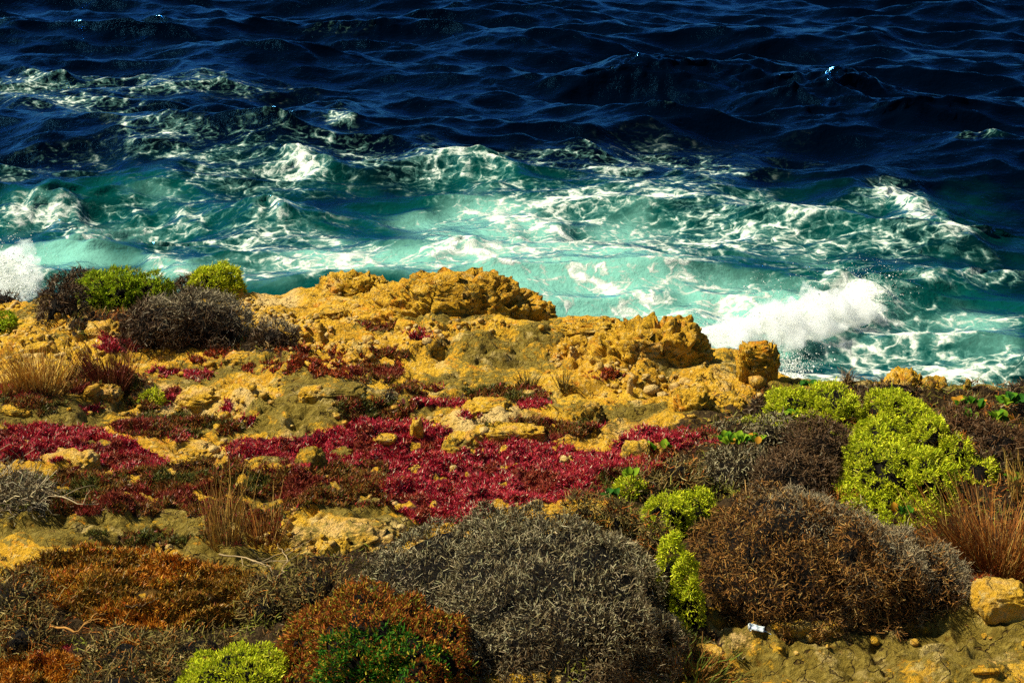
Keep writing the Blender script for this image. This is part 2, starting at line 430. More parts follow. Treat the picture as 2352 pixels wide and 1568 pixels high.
CHOP = .95
dxx = np.gradient(oX, OL/ON, axis=1); dyy = np.gradient(oY, OL/ON, axis=0); dxy = np.gradient(oX, OL/ON, axis=0)
JAC = (1+CHOP*dxx)*(1+CHOP*dyy)-(CHOP*dxy)**2
def osamp(A, x, y):
    fx = (x/OL*ON) % ON; fy = (y/OL*ON) % ON
    ix = fx.astype(int) % ON; iy = fy.astype(int) % ON; a = fx-np.floor(fx); b = fy-np.floor(fy)
    jx_ = (ix+1) % ON; jy_ = (iy+1) % ON
    return (A[iy, ix]*(1-a)+A[iy, jx_]*a)*(1-b)+(A[jy_, ix]*(1-a)+A[jy_, jx_]*a)*b
sc_ = np.concatenate([[-14, -7, -4, -2.4, -1.5, -1, -.75], np.linspace(-.53, .53, 540), [.75, 1, 1.5, 2.4, 4, 7, 14]])
sr_ = np.concatenate([[9, 12, 15, 18, 20], np.geomspace(21.5, 104, 450), np.geomspace(114, 6000, 40)])
SX = sc_[None]*sr_[:, None]; SY = np.repeat(sr_[:, None], len(sc_), 1)
spx, spy = project(SX, SY, 0*SX)
far = sstep(230, 115, SY)
Hh = osamp(oH, SX*.72, SY); shore = .75+.35*sstep(30, 50, SY)
SZ = Hh*far*shore; DX = osamp(oX, SX*.72, SY)*CHOP*far*shore; DY = osamp(oY, SX*.72, SY)*CHOP*far*shore
# foam and aerated water: where the photograph has them on the water (px, row, rx, ry, amount)
FOAM = [(60, 190, 120, 22, .5), (160, 225, 200, 20, .42), (300, 195, 100, 14, .40), (230, 285, 130, 18, .36), (320, 320, 90, 14, .32), (60, 385, 140, 30, .30), (430, 350, 200, 22, .32), (560, 410, 200, 40, .34),
        (690, 390, 40, 30, .55), (900, 370, 170, 26, .42), (1010, 390, 150, 24, .4), (1130, 415, 70, 22, .5), (620, 500, 110, 34, .55), (560, 535, 150, 40, .42), (100, 480, 150, 16, .5), (205, 510, 60, 24, .5),
        (30, 640, 90, 62, 1.0), (380, 590, 50, 60, .45), (330, 470, 150, 40, .32), (700, 560, 160, 50, .38), (840, 610, 160, 36, .45),
        (1320, 455, 300, 42, .55), (1560, 450, 180, 45, .62), (1200, 500, 240, 50, .45), (1250, 570, 260, 70, .55), (1090, 585, 150, 32, .6), (1450, 620, 230, 70, .5), (1600, 660, 90, 60, .6), (1350, 690, 260, 40, .5),
        (1750, 520, 200, 40, .45), (1850, 490, 150, 40, .42), (1450, 370, 260, 26, .3), (2060, 440, 60, 22, .6), (2130, 485, 60, 22, .65), (2200, 530, 50, 26, .6), (2230, 335, 40, 13, .55),
        (2190, 655, 110, 30, .5), (2310, 650, 80, 18, .6), (1900, 640, 90, 16, .4), (2000, 800, 160, 60, .45), (2150, 790, 130, 60, .5), (2200, 870, 170, 30, .7), (1780, 830, 160, 60, .9), (1880, 880, 140, 20, .9),
        (1700, 760, 120, 40, .8), (2310, 760, 70, 26, .45), (1950, 720, 120, 40, .6), (2040, 560, 190, 60, .2), (1650, 350, 300, 50, .12), (700, 250, 300, 80, .06), (2290, 860, 90, 30, .6), (500, 190, 140, 16, .25), (760, 70, 140, 12, .16), (790, 300, 30, 26, .3),
        (1500, 560, 200, 60, .35), (1900, 580, 200, 60, .22), (560, 620, 250, 40, .4), (700, 660, 500, 30, .4), (1100, 650, 120, 40, .4), (1350, 735, 240, 30, .5), (1540, 770, 120, 40, .5)]
AER = [(1250, 570, 330, 100, .85), (1450, 660, 300, 80, .7), (1050, 610, 250, 50, .6), (150, 540, 240, 70, .45), (330, 450, 260, 50, .38), (330, 590, 300, 60, .5), (700, 610, 260, 60, .5), (900, 520, 260, 60, .42), (1200, 470, 300, 60, .45),
       (1900, 590, 260, 60, .22), (2280, 770, 160, 70, .5), (2000, 800, 220, 70, .45), (1750, 790, 160, 80, .9), (60, 640, 160, 80, .7), (2150, 860, 260, 40, .5), (1700, 470, 260, 50, .3), (2100, 480, 200, 60, .2), (1100, 400, 260, 30, .22),
       (2000, 660, 400, 80, .18), (1850, 520, 160, 40, .2), (500, 400, 400, 60, .15), (500, 690, 700, 60, .5), (1330, 725, 260, 45, .95), (1120, 680, 160, 40, .7), (1560, 760, 140, 50, .8)]
foam = np.zeros_like(SX); aer = np.zeros_like(SX)
for cx, cy, rx, ry, a in FOAM: foam = 1-(1-foam)*(1-min(a, .97)*blob(spx, spy, cx, cy, rx, ry, 2.2))
for cx, cy, rx, ry, a in AER: aer += a*blob(spx, spy, cx, cy, rx, ry, 2)
aer += .20*sstep(300, 560, spy); aer *= 1+.6*fbm2(SX*.35, SY*.3, 3)
Jv = osamp(JAC, SX*.72, SY)
foam = foam*(1+.45*fbm2(SX*.3+4, SY*.3, 3))+sstep(.45, .05, Jv)*.22*sstep(60, 520, spy)+.03*sstep(.35, 0, Jv)
foam *= far
# breaking crests: polyline px, height, half width (m), foam
def at_sea(px, py):
    d = ray(px, py); t = -CAMZ/d[2]; return np.array([d[0]*t, d[1]*t])
CREST = [([(1985, 455), (2060, 432), (2130, 480), (2200, 530), (2235, 575)], .75, .9, .6), ([(2170, 345), (2230, 322), (2290, 350)], .5, .7, .35),
         ([(-60, 480), (110, 470), (215, 500), (260, 540)], .9, 1.3, .45), ([(330, 560), (390, 600), (420, 650)], .35, .5, .5), ([(640, 395), (690, 372), (720, 410)], .6, .8, .5),
         ([(540, 505), (620, 480), (680, 510)], .5, .8, .4), ([(930, 610), (1050, 575), (1200, 530), (1330, 530)], .55, 1.2, .45), ([(2080, 670), (2180, 630), (2260, 640)], .6, .8, .5),
         ([(1580, 815), (1700, 800), (1830, 785), (1950, 745), (2045, 712)], .8, .95, 1.5, 0), ([(740, 285), (790, 262), (830, 300)], .6, 1.0, .12), ([(640, 70), (760, 62), (850, 110)], .55, 1.6, .05), ([(1560, 190), (1800, 215), (1900, 290)], .7, 2.4, 0.),
         ([(1080, 400), (1130, 385), (1210, 410)], .4, .6, .35), ([(-40, 170), (60, 165), (200, 185)], .5, 1.2, .3), ([(1250, 190), (1420, 200), (1500, 240)], .5, 2., .0)]
for pl, h, w, fo, *chop in CREST:
    chop = chop[0] if chop else .7
    q = np.array([at_sea(*p) for p in pl])
    sel = (SX > q[:, 0].min()-4*w) & (SX < q[:, 0].max()+4*w) & (SY > q[:, 1].min()-5*w) & (SY < q[:, 1].max()+5*w)
    X = SX[sel]+.35*w*perlin2(SX[sel]*.9, SY[sel]*.9); Y = SY[sel]+.35*w*perlin2(SX[sel]*.9+9, SY[sel]*.9+4)
    best = np.full(X.shape, 1e9); sgn = np.zeros(X.shape); tt = np.zeros(X.shape)
    for i in range(len(q)-1):
        a, b_ = q[i], q[i+1]; ab = b_-a; L2 = ab@ab
        t = np.clip(((X-a[0])*ab[0]+(Y-a[1])*ab[1])/L2, 0, 1)
        ex = X-a[0]-t*ab[0]; ey = Y-a[1]-t*ab[1]; d = np.hypot(ex, ey)
        up_ = d < best; best[up_] = d[up_]; sgn[up_] = np.sign(ey)[up_]; tt[up_] = ((i+t)/(len(q)-1))[up_]
    env = np.sin(np.pi*np.clip(tt*.86+.07, 0, 1))**.6*(.8+.4*perlin2(X*1.4, Y*1.4))
    d = best*np.where(sgn > 0, .55, 1.25)/w               # long back, steep face towards the shore
    bump = .75*h*np.exp(-d*d)*env
    SZ[sel] += bump; DY[sel] += -chop*bump*np.where(sgn > 0, 1, .6)
    foam[sel] += .8*fo*np.exp(-(best/w*2.0)**2)*env
    aer[sel] += .25*min(1, 2.5*fo)*np.exp(-(best/w)**2)*env
foam = np.clip(foam*.80, 0, 1.3); aer = np.clip(aer*.72, 0, 1.2)
V = np.stack([SX+DX, SY+DY, SZ], -1).reshape(-1, 3)
def sea_material():
    m, n, l, b = new_mat('sea_water')
    pos = nd(n, 'ShaderNodeNewGeometry').outputs['Position']
    fo = attr(n, 'foam').outputs['Fac']; ae = attr(n, 'aer').outputs['Fac']
    def warped(scale, amp):
        nz = nd(n, 'ShaderNodeTexNoise', i_Scale=scale, i_Detail=3.0); l.new(pos, nz.inputs['Vector'])
        v1 = nd(n, 'ShaderNodeVectorMath', operation='SUBTRACT'); v1.inputs[1].default_value = (.5, .5, .5); l.new(nz.outputs['Color'], v1.inputs[0])
        v2 = nd(n, 'ShaderNodeVectorMath', operation='SCALE'); v2.inputs['Scale'].default_value = amp; l.new(v1.outputs[0], v2.inputs[0])
        v3 = nd(n, 'ShaderNodeVectorMath', operation='ADD'); l.new(pos, v3.inputs[0]); l.new(v2.outputs[0], v3.inputs[1])
        v4 = nd(n, 'ShaderNodeVectorMath', operation='MULTIPLY'); v4.inputs[1].default_value = (.60, .80, .4); l.new(v3.outputs[0], v4.inputs[0])
        return v4.outputs[0]
    w1 = warped(.55, 2.4); w2 = warped(1.7, .9)
    vor = nd(n, 'ShaderNodeTexVoronoi', feature='DISTANCE_TO_EDGE', i_Scale=.95); l.new(w1, vor.inputs['Vector'])
    vor2 = nd(n, 'ShaderNodeTexVoronoi', feature='DISTANCE_TO_EDGE', i_Scale=3.4); l.new(w2, vor2.inputs['Vector'])
    lace = ramp(n, l, vor.outputs['Distance'], .10, .0); lace2 = ramp(n, l, vor2.outputs['Distance'], .15, .0)
    big = noise(n, l, w1, .8, 9, .62); fine = noise(n, l, w2, 4.6, 9, .72)
    f = math_(n, l, 'ADD', math_(n, l, 'MULTIPLY', fo, 1.2), math_(n, l, 'MULTIPLY', math_(n, l, 'SUBTRACT', big, .5), 1.7))
    f = math_(n, l, 'ADD', f, math_(n, l, 'MULTIPLY', math_(n, l, 'SUBTRACT', fine, .5), 2.6))
    lc = math_(n, l, 'ADD', math_(n, l, 'MULTIPLY', lace, .33), math_(n, l, 'MULTIPLY', lace2, .30))
    f = math_(n, l, 'ADD', f, lc)
    gate = ramp(n, l, fo, .03, .2)
    f1 = math_(n, l, 'MULTIPLY', ramp(n, l, f, .70, 1.12), gate)
    milky = math_(n, l, 'MULTIPLY', ramp(n, l, f, .3, .95), gate)
    deep, teal, mint = (.0001, .0013, .0045), (.0008, .040, .034), (.15, .38, .30)
    aa = math_(n, l, 'ADD', ae, math_(n, l, 'MULTIPLY', math_(n, l, 'SUBTRACT', big, .5), .35))
    c = mixc(n, l, ramp(n, l, aa, .05, .5), deep, teal)
    c = mixc(n, l, ramp(n, l, aa, .45, 1.05), c, mint)
    c = mixc(n, l, math_(n, l, 'MULTIPLY', milky, .35), c, (.13, .34, .28))
    h = math_(n, l, 'ADD', noise(n, l, pos, 1.6, 6, .6), math_(n, l, 'MULTIPLY', noise(n, l, pos, 7, 4, .6), .25))
    bp = nd(n, 'ShaderNodeBump', i_Strength=.8, i_Distance=.14); l.new(h, bp.inputs['Height'])
    body = nd(n, 'ShaderNodeBsdfDiffuse'); l.new(c, body.inputs['Color']); l.new(bp.outputs[0], body.inputs['Normal'])
    gl = nd(n, 'ShaderNodeBsdfGlossy', i_Roughness=.17); gl.inputs['Color'].default_value = (.07, .30, .62, 1); l.new(bp.outputs[0], gl.inputs['Normal'])
    fr = nd(n, 'ShaderNodeFresnel', i_IOR=1.33); l.new(bp.outputs[0], fr.inputs['Normal'])
    wat = nd(n, 'ShaderNodeMixShader'); l.new(math_(n, l, 'MULTIPLY', math_(n, l, 'POWER', fr.outputs[0], 2.3), 6.0, clamp=True), wat.inputs[0]); l.new(body.outputs[0], wat.inputs[1]); l.new(gl.outputs[0], wat.inputs[2])
    n.remove(b)
    d = nd(n, 'ShaderNodeBsdfDiffuse'); l.new(mixc(n, l, ramp(n, l, f, .9, 1.6), (.35, .42, .35), (.74, .78, .70)), d.inputs['Color'])
    bp2 = nd(n, 'ShaderNodeBump', i_Strength=.55, i_Distance=.07); l.new(f, bp2.inputs['Height']); l.new(bp2.outputs[0], d.inputs['Normal'])
    mx = nd(n, 'ShaderNodeMixShader'); l.new(f1, mx.inputs[0]); l.new(wat.outputs[0], mx.inputs[1]); l.new(d.outputs[0], mx.inputs[2])
    l.new(mx.outputs[0], n['Material Output'].inputs['Surface'])
    return m
sea = obj('sea', mesh_np('sea', V, grid_faces(*SX.shape), {'foam': foam.ravel(), 'aer': aer.ravel()}, True), sea_material())
tag(sea, 'dark blue choppy sea turning foamy turquoise against the cliff', 'sea', kind='structure')
print('sea', time.time()-T0)

# spray thrown up by the breaker at the foot of the cliff: tiny drops
def spray(name, label, paths, n, seed, size):
    rg = np.random.default_rng(seed); P = []; SZs = []
    for pl, hgt, wid, frac in paths:
        q = np.array([at_sea(*p) for p in pl]); m_ = int(n*frac)
        t = rg.uniform(0, len(q)-1.001, m_); i = t.astype(int); a = (t-i)[:, None]
        xy = q[i]*(1-a)+q[i+1]*a
        plume = .35+.75*np.clip(perlin2(t*3.1+seed, t*0+.3)*1.2+.5, 0, 1.2)
        u = rg.random(m_)**2.4
        z = u*hgt*plume
        xy = xy+rg.normal(size=(m_, 2))*(wid*(.35+.6*u))[:, None]
        P.append(np.column_stack([xy, z+.15])); SZs.append(size*rg.lognormal(0, .45, m_)*(1-.45*u))
    P = np.concatenate(P); s_ = np.concatenate(SZs)
    o8 = np.array([(1, 1, 1), (1, -1, -1), (-1, 1, -1), (-1, -1, 1)], float)*.8
    f8 = np.array([(0, 1, 2), (0, 3, 1), (0, 2, 3), (1, 3, 2)])
    rot_ = np.linalg.qr(rg.normal(size=(len(P), 3, 3)))[0]
    Vv = (P[:, None]+(o8[None]@rot_)*s_[:, None, None]).reshape(-1, 3); Ff = (f8[None]+4*np.arange(len(P))[:, None, None]).reshape(-1, 3)
    o = obj(name, mesh_np(name, Vv, Ff, None, True), SPRAYM)
    tag(o, label, 'spray', kind='stuff'); return o
SPRAYM, n_, l_, b_ = new_mat('white_spray'); b_.inputs['Base Color'].default_value = (.86, .9, .84, 1); b_.inputs['Roughness'].default_value = .6
_t = n_.new('ShaderNodeBsdfTranslucent'); _t.inputs[0].default_value = (.9, .93, .88, 1); _m = n_.new('ShaderNodeMixShader'); _m.inputs[0].default_value = .5
l_.new(b_.outputs[0], _m.inputs[1]); l_.new(_t.outputs[0], _m.inputs[2]); l_.new(_m.outputs[0], n_['Material Output'].inputs['Surface'])
spray('wave_spray', 'white spray thrown up by the breaker beside the square rock pillar',
      [([(1600, 815), (1700, 800), (1830, 785), (1950, 745), (2040, 715)], 1.1, .36, .72), ([(1600, 850), (1720, 860), (1840, 860)], .7, .55, .28)], 13000, 3, .009)
spray('wave_spray', 'white spray bursting at the left edge above the shore', [([(-120, 640), (0, 655), (60, 690)], 1.1, .5, 1)], 5000, 9, .011)

def mist(label, pl, rad, hgt, seed, dens):
    q = np.array([at_sea(*p) for p in pl]); nr, ns = 26, 20; V = []
    for i in range(nr):
        t = i/(nr-1)*(len(q)-1.0001); k = int(t); a = t-k; c = q[k]*(1-a)+q[k+1]*a
        e = math.sin(math.pi*min(max((i+.02)/(nr-1+.04), 0), 1))**.5+.02
        for j in range(ns):
            an = 2*math.pi*j/ns; lump = .85+.3*perlin2(np.array([t*2.3+seed]), np.array([an*.9]))[0]+.22*perlin2(np.array([t*6+seed]), np.array([an*2.1]))[0]
            V.append((c[0], c[1]+math.cos(an)*rad*e*lump, .1+(math.sin(an)*.5+.5)*hgt*e*lump-.1))
    F = [(i*ns+j, i*ns+(j+1) % ns, (i+1)*ns+(j+1) % ns, (i+1)*ns+j) for i in range(nr-1) for j in range(ns)]
    F += [tuple(range(ns))[::-1], tuple(range((nr-1)*ns, nr*ns))]
    me = bpy.data.meshes.new('spray_mist'); me.from_pydata([tuple(map(float, v)) for v in V], [], F); me.update()
    bm = bmesh.new(); bm.from_mesh(me); bmesh.ops.recalc_face_normals(bm, faces=bm.faces); bm.to_mesh(me); bm.free()
    m, n, l, b = new_mat('spray_mist'); n.remove(b)
    pos = nd(n, 'ShaderNodeNewGeometry').outputs['Position']
    v = nd(n, 'ShaderNodeVolumePrincipled'); v.inputs['Color'].default_value = (.97, .98, .96, 1); v.inputs['Anisotropy'].default_value = .2
    l.new(math_(n, l, 'MULTIPLY', ramp(n, l, noise(n, l, pos, 2.3, 7, .7), .40, .68), dens), v.inputs['Density'])
    l.new(v.outputs[0], n['Material Output'].inputs['Volume'])
    return tag(obj('spray_mist', me, m), label, 'spray', kind='stuff')
scene.cycles.volume_bounces = 4
mist('soft white mist of the breaker right of the orange rock mass', [(1590, 815), (1700, 802), (1830, 788), (1950, 748), (2050, 715)], 1.1, 1.0, 2.0, 8.0)
mist('soft white mist of the surf at the left border', [(-160, 630), (0, 640), (90, 680)], 2.2, .45, 5.0, 6.0)
# ================================================================== ROCKS
_ICO = {}
def ico(sub):
    if sub not in _ICO:
        bm = bmesh.new(); bmesh.ops.create_icosphere(bm, subdivisions=sub, radius=1)
        bm.verts.ensure_lookup_table()
        _ICO[sub] = (np.array([v.co[:] for v in bm.verts]), np.array([[v.index for v in f.verts] for f in bm.faces])); bm.free()
    return _ICO[sub]
def rock_pts(seed, dims, sub, e=.75, amp=.22, freq=1.6, strata=.0, pits=.0, flat_top=None):
    U, F = ico(sub)
    P = np.sign(U)*np.abs(U)**e
    P /= np.maximum(np.linalg.norm(P, axis=1, keepdims=True)**(.35 if e > .3 else 0), .6)
    d = np.array(dims)/2; mean = d.mean()
    W = P*d/mean                                      # about unit size, true proportions
    o = seed*3.71
    r = 1+.75*amp*fbm3(W*freq+o, 5, .55)
    for k, (fq, am) in enumerate(((1, .7), (2.3, .22), (5.1, -.12), (10.5, -.05))):
        r = r+amp*am*(.32-np.abs(perlin3(W*freq*fq+o+20*k)))*1.6      # sharp ridges between scoops
    W2 = W*r[:, None]
    if strata:
        q = W2*np.array([.9, .9, 6.5])+o; s_ = perlin3(q+.7*fbm3(W2*2.5+o, 3)[:, None])
        W2 = W2*(1+strata*(sstep(-.1, .1, s_)-.5))[:, None]
    if pits:
        k = perlin3(W2*np.array([3.6, 3.6, 5.5])+o+9+.4*fbm3(W2*4+o, 2)[:, None]); k2 = perlin3(W2*np.array([8, 8, 11])+o+3)
        W2 = W2*(1-pits*sstep(.24, .38, k)-pits*.55*sstep(.24, .38, k2))[:, None]
    W2 = W2*(1+.02*fbm3(W2*16+o, 2))[:, None]
    if flat_top is not None:
        z = W2[:, 2]; W2[:, 2] = np.where(z > flat_top, flat_top+(z-flat_top)*.25, z)
    return W2*mean, F
def rock(name, label, lumps, cat='rock', group=None, moss_=0., bleach_=0.):
    """lumps: (px, base row, width px, height px, kwargs); each stands on the ground at the row its foot touches"""
    root = None; many = len(lumps) > 1
    for i, (px, row, w, h, kw) in enumerate(lumps):
        kw = dict(kw); sink = kw.pop('sink', .4); dep = kw.pop('depth', .8); kw.setdefault('seed', px % 97+row*.13)
        g = ground(px, row); s_ = np.linalg.norm(g-np.array([0, 0, CAMZ]))/FPX
        th = math.atan2(CAMZ-g[2], g[1]); W = w*s_; D = W*dep
        rz = max(.15*W, h*s_*.55); cx = g[0]; sub_ = kw.pop('sub')
        for it in range(7):
            C = np.array([cx, g[1]+D*.42, g[2]]); C[2] = max(float(gz(C[0], C[1])), g[2]-.08) if C[1] < y_edge(C[0]) else g[2]-.05
            P, F = rock_pts(dims=(W, D, 2*rz), sub=min(sub_, 4), **kw)
            Q = P+C-np.array([0, 0, rz*sink]); Q = Q[Q[:, 2] > C[2]-.02]
            qx, qy = project(Q[:, 0], Q[:, 1], Q[:, 2])
            W *= np.clip(w/(qx.max()-qx.min()), .75, 1.3); cx += (px-(qx.max()+qx.min())/2)*s_
            rz += .9*(qy.min()-(row-h))*s_/(1-sink)
            if rz < .10*W: rz = .10*W; D *= .85
        P, F = rock_pts(dims=(W, D, 2*rz), sub=sub_, **kw)
        P = P+C-np.array([0, 0, rz*sink])
        if root is None:
            root = C.copy()
            if many: e_ = empty(name, root, label, cat, group)
        me = mesh_np('crag' if many else name, P-root, F, {'moss': np.full(len(P), moss_*.8+.1), 'bleach': np.full(len(P), bleach_*.7)}, True)
        if many: obj('crag', me, ROCK, e_)
        else: return tag(obj(name, me, ROCK, loc=root), label, cat, group)
    return e_
K = dict
CR = K(sub=6, e=.60, amp=.17, freq=2.4, strata=.05, pits=.20, sink=.52)
C5 = K(CR, sub=5)
rock('rock_outcrop', 'long jagged ochre rock rim at the cliff edge left of centre',
     [(1050, 722, 400, 102, K(CR, depth=.5, seed=3)), (1180, 728, 190, 66, K(CR, depth=.7, seed=8)), (805, 672, 200, 48, K(CR, depth=.6, seed=12)), (920, 692, 180, 48, K(C5, depth=.7, seed=19))], 'rock outcrop')
rock('rock_outcrop', 'knobbly orange rock mass with dark hollows left of the square pillar',
     [(1490, 825, 290, 100, K(CR, depth=.6, seed=4)), (1568, 806, 92, 84, K(CR, depth=.8, seed=6, sink=.3)), (1350, 775, 190, 50, K(C5, depth=.8, seed=23))], 'rock outcrop')
rock('rock_pillar', 'square orange rock pillar standing against the white breaker', [(1741, 872, 106, 90, K(CR, e=.27, amp=.12, freq=2.2, depth=.6, seed=31, sink=.1, pits=.26, strata=.04))], 'rock pillar')
rock('rock_outcrop', 'pointed orange rock at the cliff edge above the lime shrubs', [(2075, 892, 100, 50, K(C5, depth=.8, seed=41)), (2145, 893, 75, 32, K(sub=4, amp=.25, seed=42))], 'rock outcrop')
rock('stone', 'small upright orange stone at the cliff edge by the right border', [(2222, 893, 20, 24, K(sub=4, seed=43))], 'stone')
M4 = K(sub=4, amp=.20, freq=1.6, e=.5, pits=.08); M3 = K(sub=3, amp=.22, freq=1.5, e=.65)
SL = K(sub=5, e=.5, amp=.17, freq=1.8, strata=.05, pits=.05, sink=.5)
# (label, px, row, w, h, kw, moss, bleach)
STONES = [
 ('flat pale boulder bedded in the crimson mat below the upright stone', 1062, 1034, 92, 46, K(SL), .3, .45),
 ('narrow upright pale stone standing in the crimson mat', 957, 1008, 34, 52, K(M4, depth=.7), 0, .5),
 ('short pale stone left of the narrow upright stone', 884, 1028, 60, 34, K(M4), .1, .5),
 ('long pale boulder on the left beside the dead grey bush', 150, 1082, 160, 52, K(SL), 0, .6),
 ('low cream slab between the brown mat and the left crimson mat', 430, 1042, 130, 34, K(SL), .15, .6),
 ('rounded boulder half wrapped by crimson runners beside the right shrubs', 1462, 1052, 78, 44, K(M4), .2, .5),
 ('pale block touching the green rosette next to the wrapped boulder', 1512, 1050, 50, 34, K(M4), .1, .5),
 ('big cream boulder at the right border beside the grey shrub', 2300, 1432, 140, 108, K(sub=5, amp=.2, freq=1.4, sink=.25, e=.45, strata=.04), 0, .6),
 ('flat olive stone in the crimson mat right of the cream slab', 612, 1078, 100, 32, K(SL), .4, .3),
 ('tilted olive slab in the crimson mat left of centre', 715, 1070, 80, 44, K(SL), .5, .2),
 ('small olive slab above the brown mat in the middle', 780, 1052, 70, 28, K(SL), .4, .3),
 ('wedge of pale rock left of the large dark shrub', 235, 775, 110, 40, K(SL), 0, .55),
 ('round orange pebble lying under the dark left shrub', 135, 737, 22, 20, K(M3, sink=.15), 0, .1),
 ('reddish orange stone above the straw tuft on the left', 85, 808, 60, 24, K(M4), 0, 0),
 ('cream stone perched on the open rock below the orange outcrop', 1377, 852, 26, 22, K(M3, sink=.1), 0, .8),
 ('thin white upright stone beside the dark hollow in mid slope', 1447, 905, 16, 40, K(M3, depth=.8), 0, .9),
 ('broad pitted ledge block at the left edge of the right shrubs', 1672, 945, 120, 50, K(SL), 0, .4),
 ('pitted brown rock with black hollows left of the pale ledge block', 1590, 940, 110, 54, K(C5, depth=.7), .1, 0),
 ('pitted dark rock in mid slope above the pale crest', 1345, 975, 110, 56, K(C5, depth=.6), .3, .1),
 ('long rough cream ledge above the crimson mat', 1160, 1010, 190, 40, K(SL, depth=.5), 0, .5),
 ('yellow block under the small rounded lime plant', 460, 935, 120, 52, K(C5, pits=.1), .1, .6),
 ('split orange rock right of the yellow block', 720, 925, 70, 40, K(C5, pits=.1), 0, .2),
 ('crumbling cream rock below the brown tuft', 235, 920, 90, 40, K(C5, pits=.1), .1, .5),
 ('pale yellow knob below the straw tuft on the left', 40, 955, 90, 30, K(SL), .2, .4),
 ('yellow shelf stone in front of the large dark shrub', 560, 835, 100, 30, K(SL), .1, .4),
 ('knobbly pale stone heap right of the large dark shrub', 770, 730, 70, 28, K(C5, pits=.1), 0, .5),
 ('orange rock knob under the long jagged rim', 935, 755, 60, 24, K(M4), 0, 0),
 ('orange rock lump right of the brown hollow in mid slope', 1320, 800, 90, 36, K(C5), 0, 0),
 ('mossy hump with yellow lichen in the ember patch', 780, 915, 120, 40, K(SL), .6, .1),
 ('yellow boulder touching the small crimson cushion in mid slope', 1120, 945, 120, 36, K(SL), .2, .3),
 ('cream slab edge at the bottom border below the big grey shrub', 1210, 1585, 240, 60, K(SL, depth=.6), .1, .4),
 ('olive boulder behind the tall straw tuft', 395, 1215, 190, 48, K(SL, depth=.6), .6, .25),
 ('cream rock shoulder beside the crimson mat', 790, 1250, 260, 70, K(SL, depth=.6), .25, .7),
 ('ochre ledge corner under the big brown shrub', 1850, 1475, 160, 56, K(SL, depth=.6), .2, .1),
 ('mossy ledge between the big brown shrub and the cream boulder', 2080, 1465, 200, 56, K(SL, depth=.6), .5, .05),
 ('flat cream stone at the foot of the big grey shrub', 1600, 1500, 130, 24, K(SL), .1, .7),
 ('orange stone where the big cream boulder meets the bottom ledge', 2260, 1560, 60, 20, K(M3), 0, .1),
]
for i, (lb, px, row, w, h, kw, mo, bl) in enumerate(STONES):
    rock('boulder' if w >= 60 else 'stone', lb, [(px, row, w, h, K(kw, seed=60+i*1.37))], 'boulder' if w >= 60 else 'stone', None, mo, bl)
# small loose stones of one look
rg = np.random.default_rng(21)
pebs = []
variants = []
for i in range(7):
    P, F = rock_pts(200+i*2.3, (1, .9, .75), 2, .8, .3, 1.6)
    variants.append(mesh_np('stone', P, F, {'moss': np.full(len(P), 0.), 'bleach': np.full(len(P), .35)}, True))
for k in range(70):
    a = rg.random()
    if a < .45: px, py = rg.uniform(0, 800), rg.uniform(800, 1000)
    elif a < .8: px, py = rg.uniform(560, 1640), rg.uniform(720, 990)
    else: px, py = rg.uniform(1560, 2352), rg.uniform(1450, 1568)
    g = ground(px, py); s_ = np.linalg.norm(g-np.array([0, 0, CAMZ]))/FPX
    d = s_*rg.lognormal(math.log(15), .45)
    o = obj('stone', variants[k % 7], ROCK, loc=(g[0], g[1], g[2]+d*.12)); o.scale = (d, d*rg.uniform(.7, 1), d*rg.uniform(.6, 1)); o.rotation_euler = (rg.uniform(-.3, .3), rg.uniform(-.3, .3), rg.uniform(0, 6.28))
    tag(o, 'small loose pale yellow stone lying on the open rock', 'stone', 'small loose stones on the open rock')
# gravel-sized rubble, nobody could count it
U, F = ico(1); Vs = []; n_r = 2600
base = [U*(1+.35*perlin3(U*1.3+i*5))[:, None] for i in range(6)]
xs = rg.uniform(-6.5, 6.5, n_r*40); ys = rg.uniform(5.3, 16, n_r*40)
ok = (perlin2(xs*.8+9, ys*.8+4)+.6*perlin2(xs*2.5, ys*2.5) > .05) & (ys < y_edge(xs)-.15) & (bil(moss, xs, ys) < .35) & (bil(soilf, xs, ys) < .3) & (np.abs(xs) < ys*.42)
xs, ys = xs[ok][:n_r], ys[ok][:n_r]; zs = gz(xs, ys); n_r = len(xs)
sz = .012*rg.lognormal(0, .55, n_r)*(.6+ys/14)
rubV = np.stack([base[i % 6]*sz[i]*np.array([1, 1, .7])+np.array([xs[i], ys[i], zs[i]+sz[i]*.2]) for i in range(n_r)])
o = obj('rubble', mesh_np('rubble', rubV.reshape(-1, 3), (F[None]+len(U)*np.arange(n_r)[:, None, None]).reshape(-1, 3), {'bleach': np.repeat(rg.uniform(0, .9, n_r), len(U))}, True), ROCK)
tag(o, 'fine pale rubble strewn over the bare limestone', 'rubble', kind='stuff')
print('rocks', time.time()-T0)

